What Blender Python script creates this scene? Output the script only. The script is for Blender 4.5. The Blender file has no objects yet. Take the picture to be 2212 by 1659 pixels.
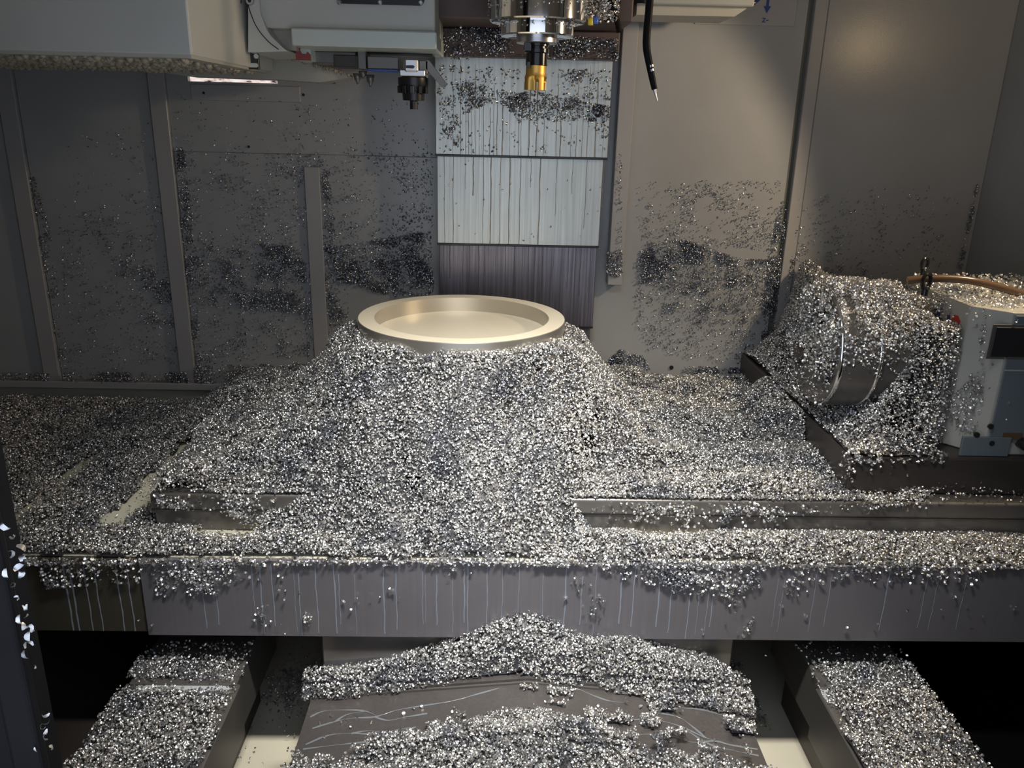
import bpy, bmesh, math, random
import numpy as np
from mathutils import Vector, Matrix, Euler

random.seed(7)
rng = np.random.default_rng(11)
SC = bpy.context.scene
COL = SC.collection
PI = math.pi

# ------------------------------------------------------------------ camera
# world: x right, y away from the viewer, z up, lens at the origin (floor about 1.6 m below)
FPX, PITCH, YAW, ROLL = 1738.4, 0.31741, 0.025467, 0.023898
fw = np.array([math.sin(YAW)*math.cos(PITCH), math.cos(YAW)*math.cos(PITCH), -math.sin(PITCH)])
rt0 = np.array([math.cos(YAW), -math.sin(YAW), 0.0])
dn0 = np.cross(fw, rt0)
rt = math.cos(ROLL)*rt0 - math.sin(ROLL)*dn0
dn = math.sin(ROLL)*rt0 + math.cos(ROLL)*dn0
cam_d = bpy.data.cameras.new('camera')
cam = bpy.data.objects.new('camera', cam_d)
COL.objects.link(cam)
cam.matrix_world = Matrix(((rt[0], -dn[0], -fw[0], 0), (rt[1], -dn[1], -fw[1], 0), (rt[2], -dn[2], -fw[2], 0), (0, 0, 0, 1)))
cam_d.sensor_width = 36.0
cam_d.lens = FPX/2212*36.0
cam_d.clip_start = 0.02
SC.camera = cam

# ------------------------------------------------------------------ world, lamps, exposure
SC.view_settings.view_transform = 'Standard'
SC.view_settings.look = 'None'
SC.view_settings.exposure = 0.2
SC.view_settings.gamma = 1.0
SC.view_settings.use_curve_mapping = False
w = bpy.data.worlds.new('shop_daylight')
SC.world = w
w.use_nodes = True
w.node_tree.nodes['Background'].inputs[0].default_value = (0.74, 0.83, 1.0, 1)
w.node_tree.nodes['Background'].inputs[1].default_value = 1.35

def lamp(name, kind, loc, energy, color, aim=None, **kw):
    d = bpy.data.lights.new(name, kind)
    d.energy = energy
    d.color = color
    for k, v in kw.items():
        setattr(d, k, v)
    o = bpy.data.objects.new(name, d)
    COL.objects.link(o)
    o.location = loc
    if aim is not None:
        o.rotation_euler = Vector(aim).to_track_quat('-Z', 'Y').to_euler()
    return o

# LED bar under the machine roof, right above the front edge of the table
lamp('roof_lamp', 'AREA', (0.12, 1.0, 0.62), 10.2, (1.0, 0.96, 0.89), aim=(0, 0.36, -1), shape='RECTANGLE', size=0.45, size_y=0.10, spread=math.radians(76))
# work lamp on the right side wall, aimed left and down
lamp('side_lamp', 'SPOT', (1.45, 1.80, 0.31), 32.0, (1.0, 0.78, 0.53), aim=(-0.875, 0.0, -0.48), spot_size=math.radians(108), spot_blend=0.12, shadow_soft_size=0.05)
lamp('side_lamp_lens', 'POINT', (1.45, 1.80, 0.31), 2.0, (1.0, 0.70, 0.36), shadow_soft_size=0.042)

# ------------------------------------------------------------------ helpers
def ray(u, v):
    return rt*((u-1106)/FPX) + dn*((v-829.5)/FPX) + fw

def at(u, v, Y):
    d = ray(u, v)
    return d*(Y/d[1])

def atz(u, v, Z):
    d = ray(u, v)
    return d*(Z/d[2])

def nodes(name):
    m = bpy.data.materials.new(name)
    m.use_nodes = True
    nt = m.node_tree
    return m, nt, nt.nodes['Principled BSDF']

def N(nt, t, **kw):
    n = nt.nodes.new(t)
    for k, v in kw.items():
        setattr(n, k, v)
    return n

def coords(nt, scale=(1, 1, 1)):
    tc = N(nt, 'ShaderNodeTexCoord')
    mp = N(nt, 'ShaderNodeMapping')
    mp.inputs['Scale'].default_value = scale
    # geometry position keeps patterns at their true size on every object
    g = N(nt, 'ShaderNodeNewGeometry')
    nt.links.new(g.outputs['Position'], mp.inputs['Vector'])
    return mp.outputs['Vector']

def noise(nt, vec, scale, detail=3, rough=0.55):
    n = N(nt, 'ShaderNodeTexNoise')
    n.inputs['Scale'].default_value = scale
    n.inputs['Detail'].default_value = detail
    n.inputs['Roughness'].default_value = rough
    nt.links.new(vec, n.inputs['Vector'])
    return n.outputs['Fac']

def ramp(nt, fac, stops):
    r = N(nt, 'ShaderNodeValToRGB')
    e = r.color_ramp.elements
    while len(e) < len(stops):
        e.new(0.5)
    for i, (p, c) in enumerate(stops):
        e[i].position = p
        e[i].color = (*c, 1) if len(c) == 3 else c
    nt.links.new(fac, r.inputs[0])
    return r.outputs[0]

def mix(nt, fac, a, b):
    m = N(nt, 'ShaderNodeMix', data_type='RGBA')
    for i, v in ((0, fac), (6, a), (7, b)):
        if hasattr(v, 'links'):
            nt.links.new(v, m.inputs[i])
        elif i == 0:
            m.inputs[i].default_value = v
        else:
            m.inputs[i].default_value = (*v, 1)
    return m.outputs[2]

def bump(nt, b, h, strength=0.2, dist=0.002):
    n = N(nt, 'ShaderNodeBump')
    n.inputs['Strength'].default_value = strength
    n.inputs['Distance'].default_value = dist
    nt.links.new(h, n.inputs['Height'])
    nt.links.new(n.outputs[0], b.inputs['Normal'])

def paint(name, col, rough=0.4, var=0.12, peel=0.15, metal=0.0):
    m, nt, b = nodes(name)
    v = coords(nt)
    f = noise(nt, v, 3.5, 5)
    lo = tuple(c*(1-var) for c in col)
    hi = tuple(min(1, c*(1+var)) for c in col)
    nt.links.new(ramp(nt, f, [(0.3, lo), (0.7, hi)]), b.inputs['Base Color'])
    b.inputs['Roughness'].default_value = rough
    b.inputs['Metallic'].default_value = metal
    if peel:
        bump(nt, b, noise(nt, v, 420, 2), peel, 0.0006)
    return m

def metal(name, col, rough=0.25, var=0.08, stretch=(1, 1, 1), scale=30):
    m, nt, b = nodes(name)
    v = coords(nt, stretch)
    f = noise(nt, v, scale, 4)
    lo = tuple(c*(1-var) for c in col)
    hi = tuple(min(1, c*(1+var)) for c in col)
    nt.links.new(ramp(nt, f, [(0.3, lo), (0.7, hi)]), b.inputs['Base Color'])
    r = N(nt, 'ShaderNodeMapRange')
    r.inputs[3].default_value = rough*0.8
    r.inputs[4].default_value = rough*1.25
    nt.links.new(f, r.inputs[0])
    nt.links.new(r.outputs[0], b.inputs['Roughness'])
    b.inputs['Metallic'].default_value = 1.0
    return m

def lines(nt, scale, wob, width, axis=0, along=0.5):
    """thin wandering lines where a stretched noise crosses its middle value"""
    s = [along, along, along]
    s[axis] = 1.0
    v = coords(nt, tuple(s))
    v2 = N(nt, 'ShaderNodeVectorMath', operation='ADD')
    nn = N(nt, 'ShaderNodeTexNoise')
    nn.inputs['Scale'].default_value = 9
    nt.links.new(coords(nt), nn.inputs['Vector'])
    sc = N(nt, 'ShaderNodeVectorMath', operation='SCALE')
    sc.inputs['Scale'].default_value = wob
    nt.links.new(nn.outputs['Color'], sc.inputs[0])
    nt.links.new(v, v2.inputs[0])
    nt.links.new(sc.outputs[0], v2.inputs[1])
    f = noise(nt, v2.outputs[0], scale, 1.5)
    return ramp(nt, f, [(0.5-2*width, (0, 0, 0)), (0.5-width*0.6, (1, 1, 1)), (0.5+width*0.6, (1, 1, 1)), (0.5+2*width, (0, 0, 0))])

def dripped(name, base, drip, rough, metallic, scale=22, width=0.012, wob=0.004, axis=0, along=0.02, brushed=0.0, strength=0.8, stain=None):
    m, nt, b = nodes(name)
    f = noise(nt, coords(nt), 5, 5)
    c = ramp(nt, f, [(0.3, tuple(x*0.86 for x in base)), (0.7, tuple(min(1, x*1.12) for x in base))])
    if brushed:
        st = [0.03, 0.03, 0.03]
        st[axis] = 1
        g = noise(nt, coords(nt, tuple(st)), 160, 3)
        c = mix(nt, ramp(nt, g, [(0.35, (0, 0, 0)), (0.75, (brushed,)*3)]), c, tuple(x*0.45 for x in base))
    if stain:
        st = [0.05, 0.05, 0.05]
        st[axis] = 1
        g = noise(nt, coords(nt, tuple(st)), 26, 2)
        c = mix(nt, ramp(nt, g, [(0.58, (0, 0, 0)), (0.68, (0.75,)*3)]), c, stain)
    ln = lines(nt, scale, wob, width, axis, along)
    msk = noise(nt, coords(nt), 6, 2)
    mm = N(nt, 'ShaderNodeMath', operation='MULTIPLY')
    nt.links.new(ln, mm.inputs[0])
    nt.links.new(ramp(nt, msk, [(0.42, (0.15,)*3), (0.6, (strength,)*3)]), mm.inputs[1])
    c = mix(nt, mm.outputs[0], c, drip)
    nt.links.new(c, b.inputs['Base Color'])
    b.inputs['Roughness'].default_value = rough
    b.inputs['Metallic'].default_value = metallic
    bump(nt, b, noise(nt, coords(nt), 300, 2), 0.08, 0.0005)
    return m

M = {}
M['wall'] = paint('grey_enamel_wall', (0.31, 0.315, 0.315), 0.25, 0.07, 0.3)
M['wall_rib'] = paint('grey_enamel_rib', (0.32, 0.315, 0.31), 0.36, 0.06, 0.25)
M['groove'] = paint('green_grey_sealant', (0.10, 0.105, 0.09), 0.5, 0.15, 0.2)
M['dark_gap'] = paint('dark_recess', (0.03, 0.03, 0.03), 0.7, 0.1, 0)
M['cover'] = paint('light_grey_enamel', (0.50, 0.50, 0.46), 0.35, 0.05, 0.2)
M['cover_light'] = paint('pale_green_grey_enamel', (0.52, 0.57, 0.53), 0.3, 0.04, 0.15)
M['cover_warm'] = paint('beige_grey_enamel', (0.42, 0.40, 0.34), 0.4, 0.08, 0.2)
M['bed'] = paint('cream_enamel_tray', (0.66, 0.63, 0.50), 0.35, 0.08, 0.1)
M['black'] = paint('black_plastic', (0.015, 0.015, 0.017), 0.35, 0.2, 0)
M['rubber'] = paint('black_rubber', (0.006, 0.006, 0.007), 0.5, 0.3, 0.3)
M['rubber'].node_tree.nodes['Principled BSDF'].inputs['Specular IOR Level'].default_value = 0.08
M['maroon'] = paint('maroon_primer', (0.085, 0.058, 0.052), 0.5, 0.25, 0.2)
M['red'] = paint('red_brown_paint', (0.28, 0.05, 0.045), 0.4, 0.2, 0)
M['cast'] = paint('dark_cast_iron', (0.05, 0.043, 0.04), 0.42, 0.25, 0.3, 0.3)
M['steel'] = metal('ground_steel', (0.50, 0.50, 0.52), 0.3, 0.15)
M['dull'] = paint('dull_steel', (0.17, 0.16, 0.15), 0.38, 0.2, 0.1, 0.6)
M['chrome'] = metal('chrome', (0.78, 0.78, 0.80), 0.07, 0.05)
M['gold'] = metal('titanium_nitride_gold', (0.80, 0.50, 0.14), 0.48, 0.15)
M['holder'] = paint('black_oxide_steel', (0.035, 0.035, 0.037), 0.22, 0.2, 0, 0.7)
M['alu'] = paint('machined_aluminium', (0.92, 0.84, 0.66), 0.42, 0.03, 0.05, 0.3)
M['alu_side'] = paint('turned_aluminium', (0.50, 0.47, 0.42), 0.30, 0.04, 0.03, 0.8)
M['blue_grey'] = paint('blue_grey_enamel', (0.115, 0.145, 0.165), 0.4, 0.06, 0.15)
M['box_pale'] = paint('pale_grey_enamel', (0.36, 0.36, 0.33), 0.4, 0.05, 0.15)
M['copper_hose'] = paint('brown_rubber_hose', (0.11, 0.065, 0.038), 0.25, 0.2, 0)
M['blue_print'] = paint('blue_print', (0.02, 0.05, 0.22), 0.5, 0.05, 0)
M['navy'] = paint('navy_print', (0.03, 0.03, 0.13), 0.5, 0.05, 0)
M['red_print'] = paint('red_print', (0.42, 0.03, 0.02), 0.5, 0.05, 0)
M['yellow'] = paint('yellow_plastic', (0.6, 0.5, 0.04), 0.4, 0.05, 0)
M['blue'] = paint('blue_plastic', (0.05, 0.12, 0.5), 0.4, 0.05, 0)
def brushed(name, col, rough, metallic, depth=0.12):
    m, nt, b = nodes(name)
    f = noise(nt, coords(nt), 5, 5)
    c = ramp(nt, f, [(0.3, tuple(x*0.9 for x in col)), (0.7, tuple(min(1, x*1.08) for x in col))])
    g = noise(nt, coords(nt, (1, 1, 0.02)), 150, 4)
    c = mix(nt, ramp(nt, g, [(0.35, (0, 0, 0)), (0.7, (1, 1, 1))]), c, tuple(x*(1-depth*2.2) for x in col))
    nt.links.new(c, b.inputs['Base Color'])
    b.inputs['Roughness'].default_value = rough
    b.inputs['Metallic'].default_value = metallic
    bump(nt, b, g, 0.05, 0.0005)
    return m
M['column'] = brushed('brushed_stainless_cover', (0.55, 0.57, 0.53), 0.42, 0.8)
M['column_dark'] = brushed('shaded_stainless_cover', (0.23, 0.215, 0.24), 0.38, 0.85, 0.25)  # lower plates: same stainless, weaker light and dark reflections put into the colour
M['skirt'] = brushed('dark_steel_skirt', (0.18, 0.172, 0.188), 0.36, 0.3, 0.04)
M['skirt_brown'] = brushed('brown_steel_skirt', (0.085, 0.075, 0.055), 0.42, 0.3, 0.04)
M['way'] = brushed('wet_steel_way_cover', (0.125, 0.115, 0.112), 0.36, 0.5, 0.08)
M['run_milky'] = paint('milky_coolant_run', (0.22, 0.25, 0.30), 0.2, 0.1, 0)
M['run_film'] = paint('thin_coolant_film', (0.15, 0.165, 0.18), 0.2, 0.15, 0)
M['run_oily'] = paint('brown_oil_run', (0.20, 0.165, 0.12), 0.3, 0.15, 0, 0.3)
M['run_dark'] = paint('dark_oil_run', (0.09, 0.085, 0.085), 0.3, 0.15, 0, 0.3)
M['floor'] = paint('cream_enamel_gutter', (0.74, 0.69, 0.55), 0.3, 0.06, 0.05)
M['coolant'] = paint('milky_coolant', (0.50, 0.53, 0.55), 0.15, 0.05, 0)
M['drops'] = paint('coolant_drops', (0.33, 0.29, 0.22), 0.15, 0.15, 0)

def chip_mat(name, col, rough):
    m, nt, b = nodes(name)
    f = noise(nt, coords(nt), 70, 2)
    c = ramp(nt, f, [(0.3, tuple(x*0.62 for x in col)), (0.65, col)])
    # shade of slopes turned from the lamp, put into the colour as bluish patches
    shaded = noise(nt, coords(nt), 11, 4, 0.6)
    c = mix(nt, ramp(nt, shaded, [(0.50, (0, 0, 0)), (0.66, (1, 1, 1))]), c, tuple(x*y for x, y in zip(col, (0.50, 0.52, 0.57))))
    nt.links.new(c, b.inputs['Base Color'])
    b.inputs['Metallic'].default_value = 1.0
    b.inputs['Roughness'].default_value = rough
    return m
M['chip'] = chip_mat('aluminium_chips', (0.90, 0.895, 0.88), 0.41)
M['chip_shaded'] = chip_mat('shaded_aluminium_chips', (0.58, 0.60, 0.64), 0.32)  # same chips, their dim backlit look put into a darker base colour
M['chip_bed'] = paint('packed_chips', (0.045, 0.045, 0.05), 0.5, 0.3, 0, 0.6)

# slot where daylight from outside shows through
m, nt, b = nodes('daylit_slot')
e = ramp(nt, noise(nt, coords(nt, (1, 1, 3)), 30, 3), [(0.35, (0.02, 0.02, 0.03)), (0.45, (0.9, 0.72, 0.66)), (0.6, (1, 0.95, 0.9))])
nt.links.new(e, b.inputs['Emission Color'])
b.inputs['Emission Strength'].default_value = 0.8
b.inputs['Base Color'].default_value = (0.1, 0.1, 0.1, 1)
M['slot'] = m

# ------------------------------------------------------------------ object bookkeeping
def tag(o, label=None, cat=None, group=None, kind=None):
    for k, v in (('label', label), ('category', cat), ('group', group), ('kind', kind)):
        if v:
            o[k] = v
    return o

def thing(name, label, cat, group=None):
    o = bpy.data.objects.new(name, None)
    o.empty_display_size = 0.05
    COL.objects.link(o)
    return tag(o, label, cat, group)

def obj(name, bm, mat, parent=None, smooth=False):
    me = bpy.data.meshes.new(name)
    bmesh.ops.recalc_face_normals(bm, faces=bm.faces[:])
    bm.to_mesh(me)
    bm.free()
    return link(name, me, mat, parent, smooth)

def link(name, me, mat, parent=None, smooth=False):
    me.materials.append(mat)
    if smooth:
        me.polygons.foreach_set('use_smooth', [True]*len(me.polygons))
    o = bpy.data.objects.new(name, me)
    COL.objects.link(o)
    if parent:
        o.parent = parent
    return o

def box(lo, hi, bev=0.0, bm=None, seg=1):
    bm = bm or bmesh.new()
    r = bmesh.ops.create_cube(bm, size=1.0)
    for v in r['verts']:
        v.co = Vector([lo[i] + (v.co[i]+0.5)*(hi[i]-lo[i]) for i in range(3)])
    if bev:
        es = list({e for v in r['verts'] for e in v.link_edges})
        bmesh.ops.bevel(bm, geom=es, offset=bev, segments=seg, affect='EDGES', profile=0.5)
    return bm

def prism(poly, axis, a, b, bm=None, bev=0.0):
    """extrude a polygon (pairs in the two other axes, in x-y-z order) from a to b along an axis"""
    bm = bm or bmesh.new()
    def p3(p, t):
        l = list(p)
        l.insert(axis, t)
        return l
    v0 = [bm.verts.new(p3(p, a)) for p in poly]
    v1 = [bm.verts.new(p3(p, b)) for p in poly]
    n = len(poly)
    fs = [bm.faces.new(v0), bm.faces.new(v1[::-1])]
    for i in range(n):
        fs.append(bm.faces.new((v0[i], v0[(i+1) % n], v1[(i+1) % n], v1[i])))
    if bev:
        bmesh.ops.bevel(bm, geom=list({e for f in fs for e in f.edges}), offset=bev, segments=2, affect='EDGES', profile=0.5)
    return bm

def lathe(prof, c, axis=2, seg=64, bm=None, cap=True):
    """prof: list of (radius, height) around an axis through c"""
    bm = bm or bmesh.new()
    rings = []
    for r, h in prof:
        ring = []
        for i in range(seg):
            a = 2*PI*i/seg
            p = [r*math.cos(a), r*math.sin(a)]
            p.insert(axis, h)
            ring.append(bm.verts.new([p[k]+c[k] for k in range(3)]))
        rings.append(ring)
    for q in range(len(rings)-1):
        for i in range(seg):
            j = (i+1) % seg
            bm.faces.new((rings[q][i], rings[q][j], rings[q+1][j], rings[q+1][i]))
    if cap:
        bm.faces.new(rings[0][::-1])
        bm.faces.new(rings[-1])
    return bm

def autosmooth(o, ang=35):
    me = o.data
    me.polygons.foreach_set('use_smooth', [True]*len(me.polygons))
    bm = bmesh.new()
    bm.from_mesh(me)
    for e in bm.edges:
        if len(e.link_faces) == 2 and e.calc_face_angle(0) > math.radians(ang):
            e.smooth = False
    bm.to_mesh(me)
    bm.free()
    return o

def tube(pts, rad, seg=12, bm=None):
    bm = bm or bmesh.new()
    pts = [Vector(p) for p in pts]
    rad = rad if hasattr(rad, '__len__') else [rad]*len(pts)
    prev = None
    for i, p in enumerate(pts):
        t = (pts[min(i+1, len(pts)-1)]-pts[max(i-1, 0)]).normalized()
        a = t.cross(Vector((0.3, 1, 0.2))).normalized()
        b = t.cross(a)
        ring = [bm.verts.new(p + (a*math.cos(2*PI*k/seg)+b*math.sin(2*PI*k/seg))*rad[i]) for k in range(seg)]
        if prev:
            for k in range(seg):
                bm.faces.new((prev[k], prev[(k+1) % seg], ring[(k+1) % seg], ring[k]))
        else:
            bm.faces.new(ring[::-1])
        prev = ring
    bm.faces.new(prev)
    return bm

def spline(pts, n=8):
    P = [np.array(p, float) for p in pts]
    P = [2*P[0]-P[1]] + P + [2*P[-1]-P[-2]]
    out = []
    for i in range(1, len(P)-2):
        for k in range(n):
            t = k/n
            out.append(0.5*(2*P[i]+(P[i+1]-P[i-1])*t+(2*P[i-1]-5*P[i]+4*P[i+1]-P[i+2])*t*t+(3*P[i]-P[i-1]-3*P[i+1]+P[i+2])*t**3))
    out.append(P[-2])
    return out

def ribbon(bm, pts, wid, nrm, h=0.0005):
    pts = [Vector(p) for p in pts]
    nrm = Vector(nrm)
    prev = None
    for i, p in enumerate(pts):
        t = (pts[min(i+1, len(pts)-1)]-pts[max(i-1, 0)]).normalized()
        sd_ = t.cross(nrm).normalized()
        w_ = (wid[i] if hasattr(wid, '__len__') else wid)*0.5
        row = [bm.verts.new(p-sd_*w_), bm.verts.new(p+nrm*h), bm.verts.new(p+sd_*w_)]
        if prev:
            bm.faces.new((prev[0], prev[1], row[1], row[0]))
            bm.faces.new((prev[1], prev[2], row[2], row[1]))
        prev = row
def run_down(bm, x, z0, z1, y, w_):
    n_ = 10
    ph = random.uniform(0, 9)
    P = [(x+0.0007*math.sin(ph+k*0.9)+0.0004*math.sin(ph*2+k*2.3), y, z0+(z1-z0)*k/n_) for k in range(n_+1)]
    ribbon(bm, P, [w_*(0.75+0.35*math.sin(ph+k*1.3)**2) for k in range(n_+1)], (0, -1, 0))

# ------------------------------------------------------------------ metal chips
def chip_template(arc, r, wd, hel, seg=4):
    V = []
    for k in range(seg+1):
        t = k/seg
        a = arc*(t-0.5)
        hw = wd*0.5*(0.25+0.75*math.sin(PI*min(1, max(0, t*0.92+0.06)))**0.8)
        x, y = r*math.sin(a), r*(1-math.cos(a)) - r*0.5
        for s in (-1, 1):
            V.append((x*(1+0.06*s), y, s*hw + hel*(t-0.5)))
    return np.array(V)
CHIP_T = [chip_template(math.radians(a), r*1e-3, w*1e-3, h*1e-3) for a, r, w, h in
          ((150, 4.6, 5.5, 1), (200, 3.8, 5.0, 3), (250, 3.4, 4.2, 4), (120, 5.2, 6.0, 0), (290, 3.2, 3.6, 5), (180, 4.4, 4.6, 2), (90, 6.0, 5.2, 2), (225, 3.0, 5.6, 1))]
CHIP_T = np.array(CHIP_T)
CHIP_F = np.array([(2*k, 2*k+1, 2*k+3, 2*k+2) for k in range(4)])

def rand_rot(n, flat=None, tilt=1.0):
    q = rng.normal(size=(n, 4))
    q /= np.linalg.norm(q, axis=1)[:, None]
    a, b, c, d = q.T
    return np.array([[a*a+b*b-c*c-d*d, 2*(b*c-a*d), 2*(b*d+a*c)],
                     [2*(b*c+a*d), a*a-b*b+c*c-d*d, 2*(c*d-a*b)],
                     [2*(b*d-a*c), 2*(c*d+a*b), a*a-b*b-c*c+d*d]]).transpose(2, 0, 1)

def chip_geo(pos, size=1.0):
    n = len(pos)
    T = CHIP_T[rng.integers(0, len(CHIP_T), n)]
    s = rng.uniform(0.75, 1.25, n)*size
    V = np.einsum('nij,nkj->nki', rand_rot(n), T*s[:, None, None]) + pos[:, None, :]
    k = T.shape[1]
    F = CHIP_F[None] + (np.arange(n)*k)[:, None, None]
    return V.reshape(-1, 3), F.reshape(-1, 4)

def big_mesh(name, parts, mats):
    """parts: list of (verts, quads, material index) in one mesh"""
    vs, fs, mi, off = [], [], [], 0
    for V, F, k in parts:
        if len(V) == 0:
            continue
        vs.append(V)
        fs.append(F+off)
        mi.append(np.full(len(F), k))
        off += len(V)
    V = np.concatenate(vs).astype(np.float32)
    F = np.concatenate(fs).astype(np.int32)
    mi = np.concatenate(mi).astype(np.int32)
    me = bpy.data.meshes.new(name)
    me.vertices.add(len(V))
    me.vertices.foreach_set('co', V.ravel())
    me.loops.add(len(F)*4)
    me.loops.foreach_set('vertex_index', F.ravel())
    me.polygons.add(len(F))
    me.polygons.foreach_set('loop_start', np.arange(len(F), dtype=np.int32)*4)
    me.polygons.foreach_set('loop_total', np.full(len(F), 4, np.int32))
    me.polygons.foreach_set('material_index', mi)
    me.polygons.foreach_set('use_smooth', np.ones(len(F), bool))
    me.update(calc_edges=True)
    for m_ in mats:
        me.materials.append(m_)
    o = bpy.data.objects.new(name, me)
    COL.objects.link(o)
    return o

def chips(name, label, pos, size=1.0, base=None, mat='chip'):
    parts = []
    if base is not None:
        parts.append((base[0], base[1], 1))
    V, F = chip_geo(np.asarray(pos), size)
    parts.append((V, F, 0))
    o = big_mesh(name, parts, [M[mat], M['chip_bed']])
    return tag(o, label, 'metal chips', kind='stuff')

_g = rng.normal(size=(64, 64))
def vnoise(x, y, f):
    """smooth value noise in plain numpy"""
    X, Y = np.asarray(x)*f+100, np.asarray(y)*f+100
    i, j = np.floor(X).astype(int), np.floor(Y).astype(int)
    a, b = X-i, Y-j
    a, b = a*a*(3-2*a), b*b*(3-2*b)
    g = lambda p, q: _g[p % 64, q % 64]
    return (g(i, j)*(1-a)+g(i+1, j)*a)*(1-b)+(g(i, j+1)*(1-a)+g(i+1, j+1)*a)*b

def lump(x, y, f=6.0):
    return 1.3*np.tanh(0.8*(vnoise(x, y, f)+0.5*vnoise(x+3.1, y+1.7, f*2.1)+0.25*vnoise(x+7.7, y+5.2, f*4.3)))

def sstep(a, b, x):
    t = np.clip((np.asarray(x, float)-a)/(b-a), 0, 1)
    return t*t*(3-2*t)

def in_poly(px, py, poly):
    r = np.zeros(len(px), bool)
    n = len(poly)
    for i in range(n):
        x0, y0 = poly[i]
        x1, y1 = poly[(i+1) % n]
        c = ((y0 > py) != (y1 > py)) & (px < (x1-x0)*(py-y0)/((y1-y0)+1e-12)+x0)
        r ^= c
    return r

def field_pile(name, label, xr, yr, zf, support, dens, per_m2, cell=0.012, size=1.0, lift=0.004, thick=0.004):
    """a pile on a height field: packed bed below, loose chips on top"""
    nx, ny = int((xr[1]-xr[0])/cell)+1, int((yr[1]-yr[0])/cell)+1
    gx, gy = np.linspace(xr[0], xr[1], nx), np.linspace(yr[0], yr[1], ny)
    GX, GY = np.meshgrid(gx, gy, indexing='ij')
    Z, S = zf(GX, GY), support(GX, GY)
    idx = np.arange(nx*ny).reshape(nx, ny)
    q = lambda A: (A[:-1, :-1], A[1:, :-1], A[1:, 1:], A[:-1, 1:])
    th = np.minimum.reduce(q(Z-S))
    zz = q(Z)
    jump = np.maximum.reduce(zz)-np.minimum.reduce(zz)
    dn_ = np.minimum.reduce(q(dens(GX, GY)))
    ok = (th > thick) & (jump < 0.032) & (dn_ > 0.75)
    F = np.stack(q(idx), -1)[ok]
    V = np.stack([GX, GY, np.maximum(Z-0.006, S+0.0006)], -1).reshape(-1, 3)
    A = (xr[1]-xr[0])*(yr[1]-yr[0])
    size *= 0.735
    n = int(per_m2*1.8*A*5.0)
    x, y = rng.uniform(*xr, n), rng.uniform(*yr, n)
    e = 0.004
    sl = np.hypot((zf(x+e, y)-zf(x-e, y))/(2*e), (zf(x, y+e)-zf(x, y-e))/(2*e))
    keep = rng.uniform(size=n)*5.0 < np.minimum(np.sqrt(1+sl**2), 3.6)*dens(x, y)
    x, y = x[keep], y[keep]
    p = np.stack([x, y, zf(x, y)+rng.uniform(-0.003, 0.007, len(x))+lift*0.3], -1)
    return chips(name, label, p, size, (V, F))

def sheet_chips(name, label, spec, Y, clump=0.0, size=0.85, out=0.004, f=14, mat='chip', many=1.0):
    """chips clinging to an upright sheet at depth Y; spec rows are ('poly', [(u, v)..], n) or ('blob', u, v, su, sv, n)"""
    P = []
    for s in spec:
        if s[0] == 'poly':
            pl = np.array(s[1], float)
            n = int(s[2]*many)
            u = rng.uniform(pl[:, 0].min(), pl[:, 0].max(), n*6)
            v = rng.uniform(pl[:, 1].min(), pl[:, 1].max(), n*6)
            k = in_poly(u, v, s[1])
            u, v = u[k], v[k]
        else:
            _, cu, cv, su, sv, n = s
            n = int(n*many)
            u, v = rng.normal(cu, su, n*4), rng.normal(cv, sv, n*4)
        pts = np.array([at(a, b_, Y-out) for a, b_ in zip(u, v)])
        if clump and len(pts):
            w_ = lump(pts[:, 0], pts[:, 2], f)
            k = rng.uniform(size=len(pts)) < 1/(1+np.exp(-(w_-0.9*clump)/0.22))+0.13
            pts = pts[k]
        P.append(pts[:n])
    pos = np.concatenate(P)
    pos[:, 1] += rng.uniform(-0.004, 0.002, len(pos))
    return chips(name, label, pos, size, mat=mat)

# ------------------------------------------------------------------ setting: enclosure
WY = 2.62                       # face of the rear sheet-metal wall
ZTOP, ZLOW, FLOOR = 0.75, -0.885, -1.5
wb = obj('wall_back', box((-1.75, WY+0.03, FLOOR), (1.62, WY+0.06, ZTOP)), M['dark_gap'])
tag(wb, kind='structure')
def wpanel(name, x0, x1, z0, z1, y0=WY, y1=WY+0.03, mat='wall', bev=0.002):
    return obj(name, box((x0, y0, z0), (x1, y1, z1), bev), M[mat], wb)
wpanel('panel', -1.75, -1.510, ZLOW, ZTOP)
wpanel('panel', -1.456, -1.055, ZLOW, ZTOP)
wpanel('panel', -1.002, -0.16, ZLOW, -0.1174)
bm = box((-1.002, WY, -0.1168), (-0.937, WY+0.03, ZTOP))
for x0, x1, z0, z1 in ((-0.937, -0.667, -0.1168, 0.088), (-0.937, -0.667, 0.104, ZTOP), (-0.667, -0.16, -0.1168, ZTOP)):
    box((x0, WY, z0), (x1, WY+0.03, z1), 0, bm)
obj('panel', bm, M['wall'], wb)
wpanel('groove_strip', 0.926, 0.945, ZLOW, ZTOP, WY+0.012, WY+0.03, 'groove', 0)
sl = wpanel('slot', -0.937, -0.667, 0.0885, 0.1035, WY+0.02, WY+0.03, 'slot', 0)
wpanel('rib', -1.509, -1.457, ZLOW, ZTOP, WY-0.014, WY+0.03, 'wall_rib')
wpanel('rib', -1.054, -1.003, ZLOW, ZTOP, WY-0.014, WY+0.03, 'wall_rib')
wpanel('rib', -0.600, -0.552, ZLOW, -0.155, WY-0.012, WY, 'wall_rib')
wpanel('rib', 0.367, 0.414, -0.502, ZTOP, WY-0.05, WY, 'wall_rib')
wpanel('panel', -0.16, 0.926, ZLOW, ZTOP)
wpanel('rib', 0.945, 0.984, ZLOW, ZTOP, WY-0.006, WY+0.03, 'wall_rib')
wpanel('panel', 0.9865, 1.56, ZLOW, ZTOP)
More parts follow.
